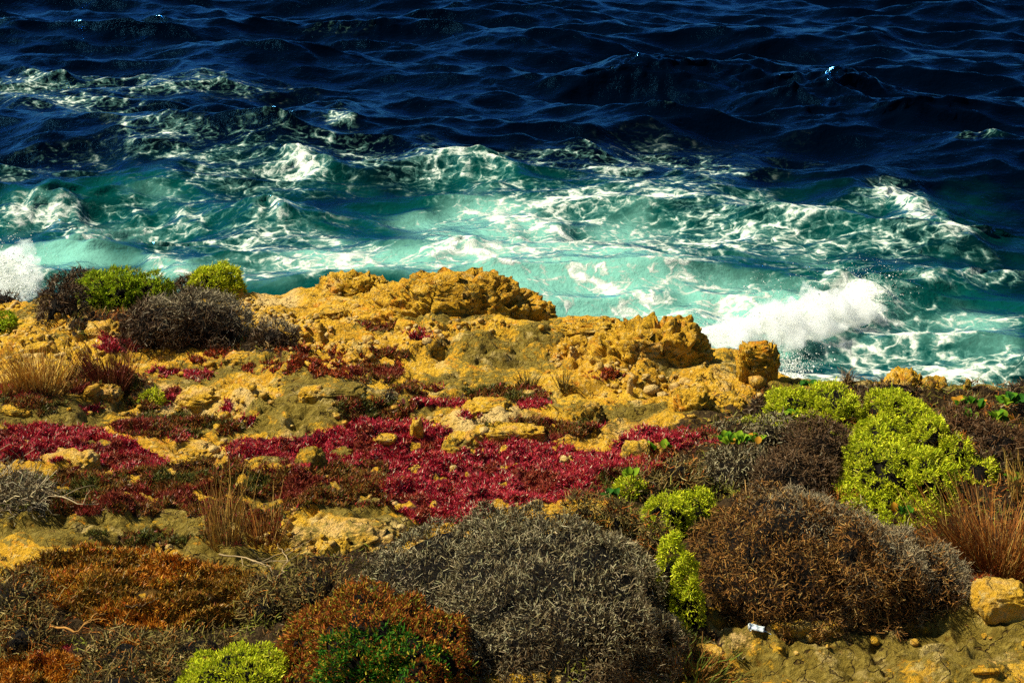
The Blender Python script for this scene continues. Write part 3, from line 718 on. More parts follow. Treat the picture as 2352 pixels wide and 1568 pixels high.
# ================================================================== VEGETATION
def unit(v): return v/np.maximum(np.linalg.norm(v, axis=-1, keepdims=True), 1e-9)
def strips(P, D, L, W, segs, curl, rg, C, tip=.35, Ctip=None):
    """curved ribbons: roots P, directions D, lengths L, widths W, colours C -> V, F, Col"""
    n = len(P); D = unit(D)
    side = unit(np.cross(D, rg.normal(size=(n, 3)))); bend = unit(np.cross(D, rg.normal(size=(n, 3))))
    wig = unit(np.cross(D, rg.normal(size=(n, 3))))
    L = np.broadcast_to(L, n)[:, None]; W = np.broadcast_to(W, n)[:, None]; curl = np.broadcast_to(curl, n)[:, None]
    rows = []; cols = []
    for k in range(segs+1):
        t = k/segs
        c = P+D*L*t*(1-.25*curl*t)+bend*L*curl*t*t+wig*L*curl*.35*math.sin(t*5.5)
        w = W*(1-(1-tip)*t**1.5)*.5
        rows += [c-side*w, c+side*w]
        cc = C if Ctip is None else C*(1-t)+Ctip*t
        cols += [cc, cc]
    V = np.stack(rows, 1).reshape(-1, 3); Cc = np.stack(cols, 1).reshape(-1, 3)
    m = 2*(segs+1); q = np.array([[2*k, 2*k+1, 2*k+3, 2*k+2] for k in range(segs)])
    return V, (q[None]+m*np.arange(n)[:, None, None]).reshape(-1, 4), Cc
def spikes(P, D, L, W, rg, C, Ctip):
    """three-sided fleshy fingers"""
    n = len(P); D = unit(D); a = unit(np.cross(D, rg.normal(size=(n, 3)))); b = np.cross(D, a)
    W = W[:, None]*.5; L = L[:, None]; rows = []; cols = []
    bend = unit(np.cross(D, rg.normal(size=(n, 3))))
    for k in range(3):
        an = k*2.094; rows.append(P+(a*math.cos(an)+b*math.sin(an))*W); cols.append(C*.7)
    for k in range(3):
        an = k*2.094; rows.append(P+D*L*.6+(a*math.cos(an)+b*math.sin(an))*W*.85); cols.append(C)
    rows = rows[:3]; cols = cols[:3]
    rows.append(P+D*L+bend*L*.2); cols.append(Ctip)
    V = np.stack(rows, 1).reshape(-1, 3); Cc = np.stack(cols, 1).reshape(-1, 3)
    q = np.array([[0, 1, 3], [1, 2, 3], [2, 0, 3]])
    return V, (q[None]+4*np.arange(n)[:, None, None]).reshape(-1, 3), Cc
def pick(rg, n, cols, wts):
    i = rg.choice(len(cols), n, p=np.array(wts)/sum(wts))
    c = np.array(cols)[i]; return c*rg.uniform(.7, 1.3, (n, 1))*rg.uniform(.92, 1.08, (n, 3))

KIND = {   # colours, weights, twig length, width, segs, curl, density per m2 (at 7 m), gap threshold, core colour (inner shade painted in), material
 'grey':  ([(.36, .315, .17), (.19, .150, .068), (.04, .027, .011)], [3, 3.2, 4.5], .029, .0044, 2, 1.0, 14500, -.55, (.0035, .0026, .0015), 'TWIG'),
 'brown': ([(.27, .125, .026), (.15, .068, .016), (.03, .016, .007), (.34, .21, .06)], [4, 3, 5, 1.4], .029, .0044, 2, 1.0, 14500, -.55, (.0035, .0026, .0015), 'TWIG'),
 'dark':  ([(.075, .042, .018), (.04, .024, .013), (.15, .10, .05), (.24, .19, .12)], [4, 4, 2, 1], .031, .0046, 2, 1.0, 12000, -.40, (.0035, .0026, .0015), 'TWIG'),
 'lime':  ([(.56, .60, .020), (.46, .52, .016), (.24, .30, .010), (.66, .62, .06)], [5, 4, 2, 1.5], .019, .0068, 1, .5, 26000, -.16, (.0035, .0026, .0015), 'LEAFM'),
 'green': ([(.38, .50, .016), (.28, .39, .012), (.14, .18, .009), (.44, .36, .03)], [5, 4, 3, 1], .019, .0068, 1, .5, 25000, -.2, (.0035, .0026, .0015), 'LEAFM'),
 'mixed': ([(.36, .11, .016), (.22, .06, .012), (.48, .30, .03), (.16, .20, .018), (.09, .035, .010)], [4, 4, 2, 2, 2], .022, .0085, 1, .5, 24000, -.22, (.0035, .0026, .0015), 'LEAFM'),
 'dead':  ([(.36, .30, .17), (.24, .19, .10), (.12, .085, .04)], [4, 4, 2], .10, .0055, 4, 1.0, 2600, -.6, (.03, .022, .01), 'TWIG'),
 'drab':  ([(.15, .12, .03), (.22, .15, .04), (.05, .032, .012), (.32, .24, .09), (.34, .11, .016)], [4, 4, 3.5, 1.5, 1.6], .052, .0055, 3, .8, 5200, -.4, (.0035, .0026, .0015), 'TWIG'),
}
MATS = {'TWIG': TWIG, 'LEAFM': LEAFM, 'SUCC': SUCC}
FINE = 1.0
def dome(u, C, r, seed):
    u = np.sign(u)*np.abs(u)**.84; w = u*r+C
    bump = 1+.24*fbm3(w*1.9/max(r[0], .25)*.9+seed, 2)+.085*perlin3(w*5.5+seed)+.04*perlin3(w*13+seed)
    return C+u*r*bump[:, None]
def shrub(name, label, kind, boxes, seed, tint=None, cat='shrub', group=None, dens=1.0, furrow=1.0, depthf=.95, ragged=.9):
    """boxes: (x0, x1, top row, base row) of the domes in the photo; the base row fixes where each stands on the ground"""
    cols, wts, TL, TW, segs, curl, den, gap, core, mat = KIND[kind]
    rg = np.random.default_rng(seed); lobes = []
    for x0, x1, top, bot in boxes:
        g = ground((x0+x1)/2, bot); dist = np.linalg.norm(g-np.array([0, 0, CAMZ])); s_ = dist/FPX
        rx = (x1-x0)/2*s_*.95; ry = rx*depthf; rz = max(.3*rx, (bot-top)*s_*.6); cx = g[0]
        out = .45*TL*(dist/7.5)**.75/s_                    # how far the twigs stand out, in px
        U3 = ico(3)[0]; U3 = U3[U3[:, 2] > -.2]
        for it in range(9):                                # settle the dome into its outline
            C = np.array([cx, g[1]+ry*.85, 0.]); C[2] = min(float(gz(C[0], C[1])), g[2]+.05)
            if C[1] > y_edge(C[0])-.05: C[2] = g[2]-.02
            r = np.array([rx, ry, rz]); q = dome(U3, C, r, seed)
            qx, qy = project(q[:, 0], q[:, 1], q[:, 2])
            k = (x1-x0-2*out)/(qx.max()-qx.min()); rx *= np.clip(k, .7, 1.3); cx += ((x0+x1)/2-(qx.max()+qx.min())/2)*s_
            miss = (qy.min()-out-top)*s_                   # positive: too low
            rz = rz+.9*miss
            if rz < .28*rx: rz = .28*rx; ry *= .9
        lobes.append((C, np.array([rx, ry, rz]), dist))
    root = np.array([lobes[0][0][0], lobes[0][0][1], float(gz(*lobes[0][0][:2]))])
    e_ = empty(name, root, label, cat, group)
    Ps, Ns, Ss, Kv, Kf, off = [], [], [], [], [], 0
    for li, (C, r, dist) in enumerate(lobes):
        far_ = (dist/7.5)**.75
        area = 2*math.pi*((r[0]*r[1])**1.6+(r[0]*r[2])**1.6+(r[1]*r[2])**1.6)**(1/1.6)/3**(1/1.6)*1.15
        n = int(den*dens*area*FINE/far_**1.7)
        u = unit(rg.normal(size=(int(n*1.75), 3))); u = u[(u[:, 2] > -.22) & (u[:, 1] < .80)][:n]
        shape = lambda u: dome(u, C, r, seed)
        p = shape(u); nn = unit(u/r)
        k = fbm3(p*(15 if mat == 'LEAFM' else 8.5)/far_+seed*1.7, 2)*furrow
        keep = k > gap+.22*rg.normal(size=len(p))*.5
        for lj, (C2, r2, _) in enumerate(lobes):
            if lj != li: keep &= (np.abs((p-C2)/(r2*.80))**2.35).sum(1) > 1
        p, nn = p[keep], nn[keep]
        Ps.append(p-nn*(1.3*TL*far_)*rg.random((len(p), 1))**2); Ns.append(nn); Ss.append(np.full(len(p), far_))
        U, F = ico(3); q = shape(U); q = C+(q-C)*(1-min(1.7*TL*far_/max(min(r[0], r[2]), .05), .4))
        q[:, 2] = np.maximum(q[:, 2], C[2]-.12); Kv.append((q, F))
    P = np.concatenate(Ps); N = np.concatenate(Ns); fs = np.concatenate(Ss); n = len(P)
    D = N*1.0+rg.normal(size=(n, 3))*.75+np.array([0, 0, .25])
    C = pick(rg, n, cols, wts)
    if tint: C = tint(rg, P, N, C, lobes)
    C = np.clip(C, .002, .8)
    L = TL*fs*rg.uniform(.55, 1.35, n); W = TW*fs**1.15*rg.uniform(.7, 1.3, n)
    if ragged: L *= np.where(rg.random(n) < .035, 1+ragged, 1)
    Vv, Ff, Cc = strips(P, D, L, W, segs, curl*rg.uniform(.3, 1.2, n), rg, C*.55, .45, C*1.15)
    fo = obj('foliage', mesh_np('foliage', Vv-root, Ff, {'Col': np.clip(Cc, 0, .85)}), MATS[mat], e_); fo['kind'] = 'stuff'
    for q, F in Kv: obj('shade_core', mesh_np('shade_core', q-root, F, {'Col': np.tile(np.array(core), (len(q), 1))}, True), TWIG, e_)  # near-black core mass; deep shade among the inner branches put into its colour
    return e_
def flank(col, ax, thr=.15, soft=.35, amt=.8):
    """recolours twigs on one side"""
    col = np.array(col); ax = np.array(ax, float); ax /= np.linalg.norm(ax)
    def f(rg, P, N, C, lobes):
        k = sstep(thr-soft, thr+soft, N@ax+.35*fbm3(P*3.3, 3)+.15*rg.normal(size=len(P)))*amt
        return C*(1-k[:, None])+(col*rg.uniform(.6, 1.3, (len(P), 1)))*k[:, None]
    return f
SHEEN_GREY = (.33, .285, .165)  # grey backlight sheen painted onto the shrub flanks
RS = dict
shrub('cushion_shrub', 'dark brown cushion shrub at the far left end of the shrub cluster', 'dark', [(78, 215, 618, 722), (130, 260, 608, 700)], 11)
shrub('cushion_shrub', 'large green cushion shrub in the left cluster at the cliff edge', 'green', [(165, 300, 618, 714), (220, 350, 602, 706), (290, 412, 622, 708)], 12, dens=.9)
shrub('cushion_shrub', 'low dark red-brown shrub between the green and the lime dome at the cliff', 'dark', [(370, 530, 628, 690)], 13)
shrub('cushion_shrub', 'bright lime round shrub at the cliff edge topping the left cluster', 'lime', [(424, 565, 594, 678)], 14, furrow=.35)
shrub('cushion_shrub', 'large blackish cushion shrub in front of the left cluster', 'dark', [(268, 470, 668, 802), (380, 585, 664, 796)], 15, flank(SHEEN_GREY, (.55, .35, .65), .55, .3, .75), dens=1.1)
shrub('cushion_shrub', 'smaller blackish shrub touching the right side of the large blackish one', 'dark', [(568, 690, 722, 804)], 16, flank(SHEEN_GREY, (.2, .4, .8), .75, .3, .6))
shrub('cushion_shrub', 'green shrub cut by the left border near the cliff', 'green', [(-60, 42, 712, 768)], 17)
shrub('cushion_shrub', 'dark scrubby growth on the cliff edge at the left border', 'dark', [(-70, 60, 662, 700)], 18, ragged=1.2, dens=.6)
shrub('leafy_plant', 'small rounded lime plant among yellow rocks on the left', 'lime', [(318, 382, 890, 938)], 19, cat='plant', dens=.8)
shrub('leafy_plant', 'tiny grey-green tuft beside the crimson patch in mid slope', 'grey', [(872, 918, 890, 926)], 20, cat='plant')
# right-hand complex
shrub('cushion_shrub', 'broad flat lime shrub crowning the right cluster below the cliff edge', 'lime', [(1740, 1910, 888, 1000), (1840, 1992, 875, 985), (1690, 1800, 950, 1010)], 22, furrow=1.1, depthf=1.4)
shrub('cushion_shrub', 'thin dark red-brown shrub on the left fringe of the broad lime shrub', 'dark', [(1700, 1790, 905, 960)], 23)
shrub('cushion_shrub', 'small grey shrub behind the big green rosette', 'grey', [(1640, 1740, 958, 1010), (1710, 1830, 945, 1035)], 24, dens=.9)
shrub('cushion_shrub', 'very dark brown dome in the middle of the right cluster', 'dark', [(1785, 1990, 940, 1120), (1730, 1940, 1010, 1140)], 25, flank((.15, .08, .03), (0, 0, 1), .6, .5, .5), dens=1.1)
shrub('cushion_shrub', 'large lime shrub running down the slope in the right cluster', 'lime', [(1945, 2110, 950, 1090), (1925, 2130, 1000, 1165), (1915, 2180, 1050, 1215), (2050, 2200, 1010, 1165)], 26, furrow=1.35, depthf=1.3)
shrub('cushion_shrub', 'lime shrub patch uphill of the large lime shrub near the cliff edge', 'lime', [(1975, 2110, 890, 985), (2040, 2165, 912, 1005), (2090, 2190, 950, 1040)], 27, furrow=1.4, depthf=1.3)
shrub('cushion_shrub', 'thin lime shrub between the large lime shrub and the brown tussock', 'lime', [(2150, 2240, 995, 1080), (2190, 2300, 1045, 1120)], 28, dens=.7, furrow=1.6)
shrub('cushion_shrub', 'dark twiggy shrub just under the pointed orange rock', 'dark', [(2010, 2120, 868, 920), (1960, 2060, 880, 930)], 29, ragged=.8, dens=.7)
shrub('cushion_shrub', 'dark brown shrub among green rosettes near the right border', 'dark', [(2150, 2280, 925, 1010), (2230, 2360, 960, 1070)], 30, flank((.14, .06, .02), (0, 0, 1), .3, .5, .5))
shrub('cushion_shrub', 'blackish shrub cut by the right border at the cliff edge', 'dark', [(2300, 2440, 872, 960)], 31)
shrub('cushion_shrub', 'grey dome above the big brown shrub in the right cluster', 'grey', [(1600, 1790, 1022, 1125)], 32)
shrub('cushion_shrub', 'dark olive shrub between the crimson mat and the grey dome', 'drab', [(1470, 1625, 1038, 1125), (1420, 1540, 1068, 1130)], 33, dens=1.1)
shrub('cushion_shrub', 'small lime shrub with one big leaf beside the crimson mat', 'lime', [(1398, 1490, 1090, 1148)], 34, furrow=1.2)
shrub('cushion_shrub', 'lime shrub wedged between the two large front shrubs', 'lime', [(1470, 1600, 1125, 1215), (1540, 1650, 1115, 1200), (1480, 1570, 1180, 1245)], 35, furrow=1.2)
shrub('cushion_shrub', 'narrow lime strip against the left side of the big brown shrub', 'lime', [(1500, 1575, 1215, 1395), (1530, 1608, 1265, 1425), (1555, 1622, 1325, 1450)], 36, depthf=.7)
shrub('cushion_shrub', 'dark grey-brown shrub behind the big grey shrub', 'drab', [(1262, 1400, 1118, 1250), (1360, 1480, 1140, 1270), (1440, 1560, 1180, 1330)], 37, dens=1.1)
shrub('cushion_shrub', 'big brown dome shrub on the right above the bottom ledge', 'brown', [(1578, 2030, 1112, 1442), (1800, 2110, 1150, 1440)], 38, flank(SHEEN_GREY, (.75, .55, .25), .5, .2, .8), dens=.95, depthf=1.3)
shrub('cushion_shrub', 'brown shrub with a painted grey sheen leaning on the right side of the big brown dome', 'brown', [(1910, 2170, 1195, 1425), (2000, 2238, 1235, 1425)], 39, flank(SHEEN_GREY, (.8, .3, .4), .5, .25, .75))
shrub('cushion_shrub', 'small brown tuft shrub at the foot of the big brown dome', 'brown', [(1930, 2040, 1370, 1450)], 40)
shrub('cushion_shrub', 'big pale grey shrub in the centre foreground', 'grey', [(1020, 1310, 1136, 1420), (800, 1210, 1196, 1480), (960, 1555, 1175, 1562)], 41,
      flank((.13, .075, .03), (.25, -.75, -.35), .35, .4, .75), dens=1.1, depthf=1.35)  # unlit near lower side painted browner than the sunlit grey
def green_heart(rg, P, N, C, lobes):
    px, py = project(P[:, 0], P[:, 1], P[:, 2])
    C1, r1, _ = lobes[1]; q = P-(C1+np.array([.05, -.55*r1[1], .45*r1[2]]))
    k = np.exp(-(q**2).sum(1)/.30**2)+.35*fbm3(P*6, 2) > .42
    g = np.array([(.02, .11, .008), (.07, .19, .012), (.46, .40, .03)])[rg.choice(3, len(P), p=[.48, .36, .16])]
    return np.where((k & (rg.random(len(P)) < .8))[:, None], g*rg.uniform(.7, 1.3, (len(P), 1)), C)
shrub('leafy_shrub', 'rust-red leafy shrub with a dark green heart in front of the grey shrub', 'mixed', [(580, 900, 1420, 1660), (670, 1010, 1345, 1640), (800, 1090, 1370, 1640), (640, 820, 1375, 1540)], 42, green_heart, depthf=1.5)
shrub('cushion_shrub', 'bright lime dome at the bottom border left of centre', 'lime', [(395, 665, 1472, 1640)], 43, furrow=.4, dens=1.1)
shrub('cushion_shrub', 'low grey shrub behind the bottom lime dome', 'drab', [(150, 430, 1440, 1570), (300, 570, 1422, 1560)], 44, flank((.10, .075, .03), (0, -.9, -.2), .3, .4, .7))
shrub('cushion_shrub', 'dark olive shrub below the low grey shrub at the bottom border', 'drab', [(150, 420, 1500, 1640), (330, 480, 1500, 1620)], 45)
shrub('cushion_shrub', 'olive-brown twiggy shrub filling the lower left border', 'drab', [(-80, 130, 1300, 1460), (-40, 160, 1380, 1520)], 46, ragged=1.0)
shrub('cushion_shrub', 'wiry dark shrub between the orange mat and the big grey shrub', 'drab', [(540, 700, 1310, 1450), (640, 810, 1285, 1400)], 47, ragged=1.0, dens=.9)
shrub('dead_bush', 'tangled dead grey bush at the left border beside the pale boulder', 'dead', [(-90, 115, 1056, 1175), (20, 140, 1090, 1178)], 48, cat='bush', dens=1.2)
print('shrubs', time.time()-T0)

# ------------------------------------------------------------------ ground-cover mats
MATC = {
 'crimson': ([(.47, .024, .046), (.37, .018, .036), (.52, .075, .04), (.20, .018, .016), (.80, .58, .36)], [6, 5, 2.2, 2, 1.2], .026, .0068, 9500, 'crimson succulent mat of fleshy fingers carpeting the rock', .03),
 'brown':   ([(.24, .10, .016), (.16, .065, .011), (.17, .14, .016), (.38, .14, .018), (.40, .03, .03), (.08, .05, .010)], [4, 4, 3, 2, 1.2, 2], .028, .0062, 8000, 'brown and olive succulent mat between the rocks', .06),
 'ember':   ([(.46, .10, .012), (.34, .035, .015), (.20, .05, .012), (.10, .07, .012)], [4, 3, 3, 2], .026, .0068, 8500, 'ember orange succulent patches in mid slope and at the right border', .04),
 'orange':  ([(.52, .22, .014), (.34, .14, .012), (.21, .15, .012), (.66, .32, .018), (.42, .08, .014)], [4, 4, 4, 2, 1], .032, .0080, 7000, 'orange-brown succulent mat in the lower left foreground', .07)}
rg = np.random.default_rng(77)
for key, (cols, wts, TL, TW, den, label, mh) in MATC.items():
    n0 = int(den*13*(9.5 if key == 'brown' else 6.5))
    y = 5.0+(16.5-5.0)*rg.random(n0*2)**1.25; x = rg.uniform(-.42, .42, n0*2)*y
    keep = rg.random(n0*2) < np.clip((7.5/y)**1.2*1.3*y/16.5*1.7, 0, 1); x, y = x[keep], y[keep]
    px, py = project(x, y, gz(x, y))
    a = zone_at(key, px+12*perlin2(x*6, y*6)+rg.normal(size=len(x))*5, py+6*perlin2(x*6+30, y*6+11)+rg.normal(size=len(x))*2.5)
    a &= (fbm2(x*5+3, y*5, 2) > {'crimson': -.42, 'brown': -.38, 'ember': .06, 'orange': -.5}[key]) & (y < y_edge(x)-.1)
    x, y = x[a], y[a]; n = len(x)
    far_ = (y/7.5)**.8
    hum = np.clip(.35+.8*fbm2(x*4, y*4+3, 2), 0, 1.2)*mh
    P = np.column_stack([x, y, gz(x, y)+hum*rg.uniform(.3, 1, n)-.008])
    D = np.column_stack([rg.normal(size=n)*.55, rg.normal(size=n)*.55-.15, np.full(n, .8)])
    C = pick(rg, n, cols, wts)
    patch = fbm2(x*2.2+7, y*2.2, 3)
    if key == 'brown':
        g = patch > .32; C[g] = C[g]*.4+np.array([.05, .10, .012])*.7
        r_ = patch < -.38; C[r_] = C[r_]*.4+np.array([.24, .014, .02])*.7
    if key == 'orange':
        # the near fringe is brighter orange, the far part olive brown: patchwise
        g = patch < -.12; C[g] = C[g]*.5+np.array([.12, .085, .010])*.5
        g = patch > .25; C[g] = C[g]*.35+np.array([.52, .19, .012])*.65
    if key == 'crimson':
        g = patch > .42; C[g] = C[g]*.4+np.array([.24, .075, .015])*.6
    L = TL*far_*rg.uniform(.6, 1.4, n); W = 1.35*TW*far_**1.1*rg.uniform(.7, 1.2, n)
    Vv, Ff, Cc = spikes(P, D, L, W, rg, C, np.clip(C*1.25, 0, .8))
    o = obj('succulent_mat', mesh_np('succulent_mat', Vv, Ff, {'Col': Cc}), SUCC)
    tag(o, label, 'ground cover', kind='stuff')
    print(key, n)
# low wiry heath that fills the ground between the shrubs
n0 = 170000
y = 5.0+11*rg.random(n0)**1.2; x = rg.uniform(-.42, .42, n0)*y
px, py = project(x, y, gz(x, y))
a = zone_at('scrub', px+12*perlin2(x*6, y*6)+rg.normal(size=n0)*6, py+6*perlin2(x*6+30, y*6+11)+rg.normal(size=n0)*3) & (y < y_edge(x)-.08)
a &= rg.random(n0) < np.clip(y/16*1.5, 0, 1)
x, y = x[a], y[a]; n = len(x); far_ = (y/7.5)**.8
patch = fbm2(x*1.7+70, y*1.7+3, 3); hum = np.clip(.4+.9*fbm2(x*3.3+9, y*3.3, 2), 0, 1.3)*.09
P = np.column_stack([x, y, gz(x, y)+hum*rg.uniform(.4, 1, n)-.01]); D = np.column_stack([rg.normal(size=n)*.8, rg.normal(size=n)*.8-.2, np.full(n, .7)])
C = pick(rg, n, [(.17, .085, .022), (.08, .042, .014), (.26, .18, .06), (.30, .24, .12), (.14, .16, .018), (.34, .12, .018)], [4, 3, 3, 1.2, 2, 1.6])
g = patch > .30; C[g] = C[g]*.4+np.array([.20, .24, .015])*.6
g = patch < -.38; C[g] = C[g]*.4+np.array([.40, .11, .016])*.6
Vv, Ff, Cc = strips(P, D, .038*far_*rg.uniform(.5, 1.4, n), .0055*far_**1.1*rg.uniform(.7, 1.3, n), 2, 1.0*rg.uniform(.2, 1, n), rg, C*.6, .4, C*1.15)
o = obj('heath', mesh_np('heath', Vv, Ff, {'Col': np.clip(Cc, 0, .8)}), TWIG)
tag(o, 'low wiry brown heath filling the ground between the cushion shrubs', 'ground cover', kind='stuff')
print('mats', time.time()-T0, n)

# ------------------------------------------------------------------ grass tufts
def tuft(label, px, row, wpx, hpx, n, cols, seed, lean=(0, 0), width=.0045, spread=1.0, root_frac=.3, cat='grass tuft', droop=.35):
    rg = np.random.default_rng(seed); g = ground(px, row); s_ = np.linalg.norm(g-np.array([0, 0, CAMZ]))/FPX
    Wd, Ht = wpx*s_, hpx*s_/.9
    e_ = empty('grass_tuft', g, label, cat)
    a = rg.uniform(0, 6.283, n); r = np.sqrt(rg.random(n))*Wd*root_frac*.5
    P = np.column_stack([r*np.cos(a), r*np.sin(a)*.8, np.full(n, -.02)]); P[:, 2] += gz(P[:, 0]+g[0], P[:, 1]+g[1])-g[2]
    sp = spread*Wd*.5/Ht
    D = np.column_stack([np.cos(a)*sp*rg.random(n)**.6*1.15+lean[0], np.sin(a)*sp*rg.random(n)*.8+lean[1], np.full(n, 1.)])
    L = Ht*rg.uniform(.45, 1.08, n)*np.linalg.norm(D, axis=1)**.3
    C = pick(rg, n, cols, [1]*len(cols))
    Vv, Ff, Cc = strips(P, D, L, width*rg.uniform(.7, 1.3, n), 4, droop*rg.uniform(.1, 1, n)*.6, rg, C*.6, .3, C*1.2)
    o = obj('blades', mesh_np('blades', Vv, Ff, {'Col': Cc}), TWIG, e_); o['kind'] = 'stuff'
    return e_
STRAW = [(.62, .40, .09), (.50, .30, .06), (.32, .18, .04)]
TAN = [(.36, .14, .022), (.24, .08, .016), (.14, .05, .013), (.34, .21, .05)]
REDB = [(.16, .035, .018), (.09, .025, .014), (.22, .09, .03)]
tuft('tall thin straw tuft rising from the brown mat left of centre', 520, 1252, 140, 200, 80, STRAW, 101, (-.03, 0), .0055, .8, .5)
tuft('short rusty straw tuft right of the tall thin one', 600, 1250, 130, 110, 120, TAN, 102, (0, 0), .0045, 1, .6)
tuft('large fanned rust-brown tussock at the right border', 2300, 1308, 290, 190, 800, TAN, 103, (-.12, .05), .0046, 1.3, .45)
tuft('sprawling tan grass on the left flank of the rust-brown tussock', 2180, 1290, 150, 140, 160, TAN, 104, (-.35, .1), .0048, 1.2, .5)
tuft('pale straw tussock on the left below the shrub cluster', 95, 895, 150, 105, 330, STRAW, 105, (0, 0), .0072, 1.1, .6)
tuft('dark red-brown tussock right of the pale straw tussock', 250, 885, 130, 105, 330, REDB, 106, (-.05, 0), .0075, 1.0, .6)
tuft('small olive grass tuft on the open rock in mid slope', 1212, 897, 60, 50, 90, [(.17, .13, .03), (.10, .08, .02)], 107, width=.007)
tuft('thin grass tuft right of the small olive one', 1292, 893, 50, 50, 60, [(.22, .16, .04), (.12, .09, .02)], 108, width=.006)
tuft('wispy dead plant standing on the cliff edge before the foam', 1946, 878, 34, 40, 90, [(.12, .07, .03), (.2, .13, .05)], 109, width=.007, spread=1.3, droop=1.5, cat='plant')
tuft('trailing green and rust grass at the bottom border right of centre', 1560, 1575, 260, 80, 420, [(.10, .13, .015), (.20, .10, .02), (.30, .12, .02), (.07, .08, .012)], 110, (-.3, 0), .007, 1.4, .8, droop=.7)
tuft('pale dry stems in front of the left straw tussock', 40, 900, 90, 80, 120, STRAW, 111, (.1, 0), .0065, 1.2, .6)
tuft('thin yellow stems at the right border behind the rust-brown tussock', 2335, 1150, 60, 110, 60, STRAW, 112, (-.1, 0), .005)

# ------------------------------------------------------------------ broad-leaved rosettes, every leaf a part
def leaf_mesh():
    nu, nv = 7, 5; V = []
    for i in range(nu):
        t = i/(nu-1); w = .34*math.sin(math.pi*min(1, .06+t**.8*.93))**.75+.015
        for j in range(nv):
            s_ = (j/(nv-1)-.5)*2
            V.append((s_*w, t*1.0-.15*t*t, .30*t-.30*t*t+.16*s_*s_*w*2+.015*math.sin(t*11+s_*2)))
    return np.array(V), grid_faces(nu, nv)
LV, LF = leaf_mesh(); LEAVES = []
for c in ((.065, .17, .006), (.17, .27, .010), (.025, .10, .008), (.42, .20, .015)):
    t = LV[:, 1:2]; LEAVES.append(mesh_np('leaf', LV, LF, {'Col': np.array(c)*(.75+.35*t)}, True))
for m in LEAVES: m.materials.append(LEAFM)
def rosette(label, px, row, wpx, n, seed, lift=.0, mixw=(5, 5, 2, .6), up=.9, spreadx=.5, lpx=27):
    rg = np.random.default_rng(seed); g = ground(px, row); s_ = np.linalg.norm(g-np.array([0, 0, CAMZ]))/FPX
    g[2] += lift*.8; W = wpx*s_
    e_ = empty('leafy_rosette', g, label, 'plant')
    for k in range(int(n*1.6)):
        o = obj('leaf', LEAVES[rg.choice(4, p=np.array(mixw)/sum(mixw))], None, e_)
        L = rg.uniform(.6, 1.0)*lpx*s_
        o.scale = (L, L, L); o.location = (rg.uniform(-1, 1)*W*spreadx*.8, rg.uniform(-.5, .5)*W*.25, rg.uniform(0, .02))
        o.rotation_euler = (rg.uniform(.35, 1.15)*up, rg.uniform(-.25, .25), rg.uniform(-1.5, 1.5) if rg.random() < .8 else rg.uniform(0, 6.28))
    return e_
rosette('row of broad bright green leaves in front of the small grey shrub', 1702, 1036, 125, 22, 1, .08, (4, 6, 1, .8), lpx=29)
rosette('green leaves with a dark pair left of the very dark brown dome', 1815, 990, 60, 9, 2, .12, (5, 3, 3, 1))
rosette('single green leafy sprig beside the wrapped boulder', 1495, 1048, 36, 5, 3, .04)
rosette('pair of small green leaves behind the wrapped boulder', 1525, 1042, 30, 4, 4, .04)
rosette('big folded green leaf on the small lime shrub by the crimson mat', 1452, 1132, 45, 5, 5, .14, (3, 7, 0, 0))
rosette('dark green leafy plant at the foot of the large lime shrub', 2072, 1195, 50, 9, 6, .05, (2, 0, 6, 1))
rosette('glossy green rosette with yellowing leaves below the cliff edge', 2222, 972, 80, 16, 7, .14, (5, 3, 3, 2), lpx=34)
rosette('glossy dark green rosette at the right border', 2325, 964, 84, 16, 8, .16, (5, 2, 5, 1), lpx=34)
rosette('small green rosette below the two right border rosettes', 2296, 1006, 56, 9, 9, .17, (5, 3, 3, .5), lpx=32)
rosette('large single leaf hanging below the yellowing rosette', 2228, 990, 36, 3, 10, .12, (2, 7, 0, 0))
rosette('two green leaves on the broad lime shrub', 1848, 920, 34, 4, 11, .16, (5, 2, 3, 1))
rosette('yellow-green leaves at the right border above the rust-brown tussock', 2340, 1130, 60, 9, 12, .10, (3, 6, 0, 3))
rosette('dark green sprig between the grey shrub and the lime shrub', 1405, 1165, 36, 7, 13, .08, (1, 0, 7, 0))

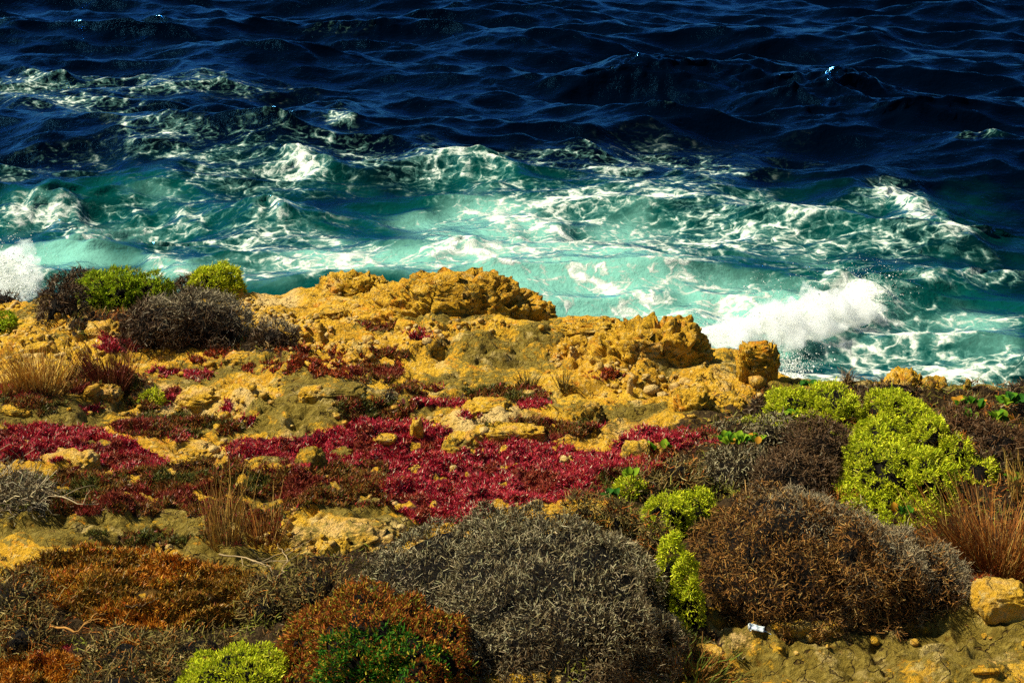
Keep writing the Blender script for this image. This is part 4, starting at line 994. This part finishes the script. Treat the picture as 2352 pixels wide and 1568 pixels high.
# ------------------------------------------------------------------ dry branches
def tube(path, r0, r1, ns=6):
    P = np.array(path, float); n = len(P); V = []; F = []
    for i in range(n):
        t = unit(P[min(i+1, n-1)]-P[max(i-1, 0)]); a = unit(np.cross(t, [.3, .2, .9])); b = np.cross(t, a); r = r0+(r1-r0)*i/(n-1)
        for k in range(ns):
            an = 2*math.pi*k/ns; V.append(P[i]+(a*math.cos(an)+b*math.sin(an))*r)
    for i in range(n-1):
        for k in range(ns):
            F.append((i*ns+k, i*ns+(k+1) % ns, (i+1)*ns+(k+1) % ns, (i+1)*ns+k))
    return np.array(V), np.array(F)
def branch(label, pts, thick, seed, col, forks=3, lift=.05):
    rg = np.random.default_rng(seed)
    G = np.array([ground(*p) for p in pts]); G[:, 2] += lift+rg.uniform(-.02, .03, len(G))
    t = np.linspace(0, len(G)-1, 14); i = np.minimum(t.astype(int), len(G)-2); a = (t-i)[:, None]
    path = G[i]*(1-a)+G[i+1]*a+rg.normal(size=(14, 3))*.006
    V, F = tube(path, thick, thick*.4); Vs = [V]; Fs = [F]; off = len(V)
    root = G[0].copy()
    e_ = empty('dry_branch', root, label, 'branch')
    obj('stem', mesh_np('stem', V-root, F, {'Col': np.tile(np.array(col), (len(V), 1))*rg.uniform(.7, 1.2, (len(V), 1))}, True), TWIG, e_)
    for k in range(forks):
        s0 = path[rg.integers(3, 12)]; d = rg.normal(size=3)*np.array([1, .6, .5])+np.array([0, 0, .6]); d = unit(d)*np.linalg.norm(path[-1]-path[0])*rg.uniform(.25, .5)
        q = [s0+d*u+np.array([0, 0, -.03*u*u])+rg.normal(size=3)*.006*u for u in np.linspace(0, 1, 7)]
        V, F = tube(q, thick*.5, thick*.2, 5)
        obj('twig', mesh_np('twig', V-root, F, {'Col': np.tile(np.array(col), (len(V), 1))}, True), TWIG, e_)
branch('pale crooked dead branch lying before the large tussock at the right border', [(2175, 1278), (2230, 1268), (2290, 1285), (2352, 1300)], .010, 1, (.45, .34, .17), 2, .03)
branch('dry forked branch over the lower slab left of the big grey shrub', [(500, 1290), (560, 1300), (620, 1325), (640, 1370)], .006, 2, (.30, .22, .11), 5, .05)
branch('thin bare branch arching over the slab above the wiry dark shrub', [(640, 1340), (660, 1300), (640, 1270)], .005, 3, (.30, .22, .11), 4, .05)
branch('orange-brown bare branch low in the lower left shrub', [(130, 1500), (185, 1510), (220, 1480), (250, 1455)], .007, 4, (.34, .17, .04), 3, .14)
branch('curved dead branch running from the dead grey bush', [(90, 1150), (140, 1165), (190, 1180), (230, 1175)], .006, 5, (.36, .28, .15), 4, .06)
branch('short dark branch across the orange mat', [(290, 1425), (330, 1420), (370, 1400)], .006, 6, (.10, .06, .025), 3, .07)

# ------------------------------------------------------------------ litter: a crushed pale can with a torn strip
def litter():
    g = ground(1738, 1448); s_ = np.linalg.norm(g-np.array([0, 0, CAMZ]))/FPX
    e_ = empty('crushed_can', g, 'crushed pale blue-white can lying at the foot of the big brown dome', 'litter')
    m, n, l, b = new_mat('pale_crushed_metal')
    pos = nd(n, 'ShaderNodeNewGeometry').outputs['Position']
    nz = noise(n, l, pos, 45, 4)
    l.new(mixc(n, l, ramp(n, l, nz, .45, .6), (.62, .70, .72), (.20, .28, .34)), b.inputs['Base Color'])
    b.inputs['Metallic'].default_value = .2; b.inputs['Roughness'].default_value = .4
    def can(L, r, crush, seed):
        V, F = tube([(u*L, 0, 0) for u in np.linspace(-.5, .5, 9)], r, r, 14)
        V[:, 2] = V[:, 2]*(1-crush); V = V*(1+.18*perlin3(V*38+seed))[:, None]
        caps = [list(range(14))[::-1], list(range(8*14, 9*14))]
        me = bpy.data.meshes.new('can_body'); me.from_pydata([tuple(v) for v in V], [], [tuple(f) for f in F]+[tuple(c) for c in caps]); me.update(); return me
    k = 25*s_
    o = obj('can_body', can(k*1.25, k*.36, .6, 2), m, e_); o.location = (-.002, 0, k*.28); o.rotation_euler = (.2, .12, -.25)
    rim_, fr = tube([(k*.36*math.cos(a), k*.36*math.sin(a)*.7, 0) for a in np.linspace(0, 6.2, 16)], k*.05, k*.05, 5)
    o = obj('can_rim', mesh_np('can_rim', rim_, fr, None, True), m, e_); o.location = (-k*.62, 0, k*.32); o.rotation_euler = (.3, 1.3, -.25)
    V = np.array([(u, .22*v+.05*math.sin(u*4), .08*math.sin(u*7+v*2)) for u in np.linspace(0, 1, 8) for v in (-1, -.3, .4, 1)])*k
    o = obj('torn_strip', mesh_np('torn_strip', V, grid_faces(8, 4), None, False), m, e_); o.location = (k*.35, -k*.1, k*.1); o.rotation_euler = (.1, .1, -.2)
litter()
tot = sum(len(o.data.loops)-2*len(o.data.polygons) for o in scene.objects if o.type == 'MESH')
print('TRIANGLES', tot, 'time', time.time()-T0)
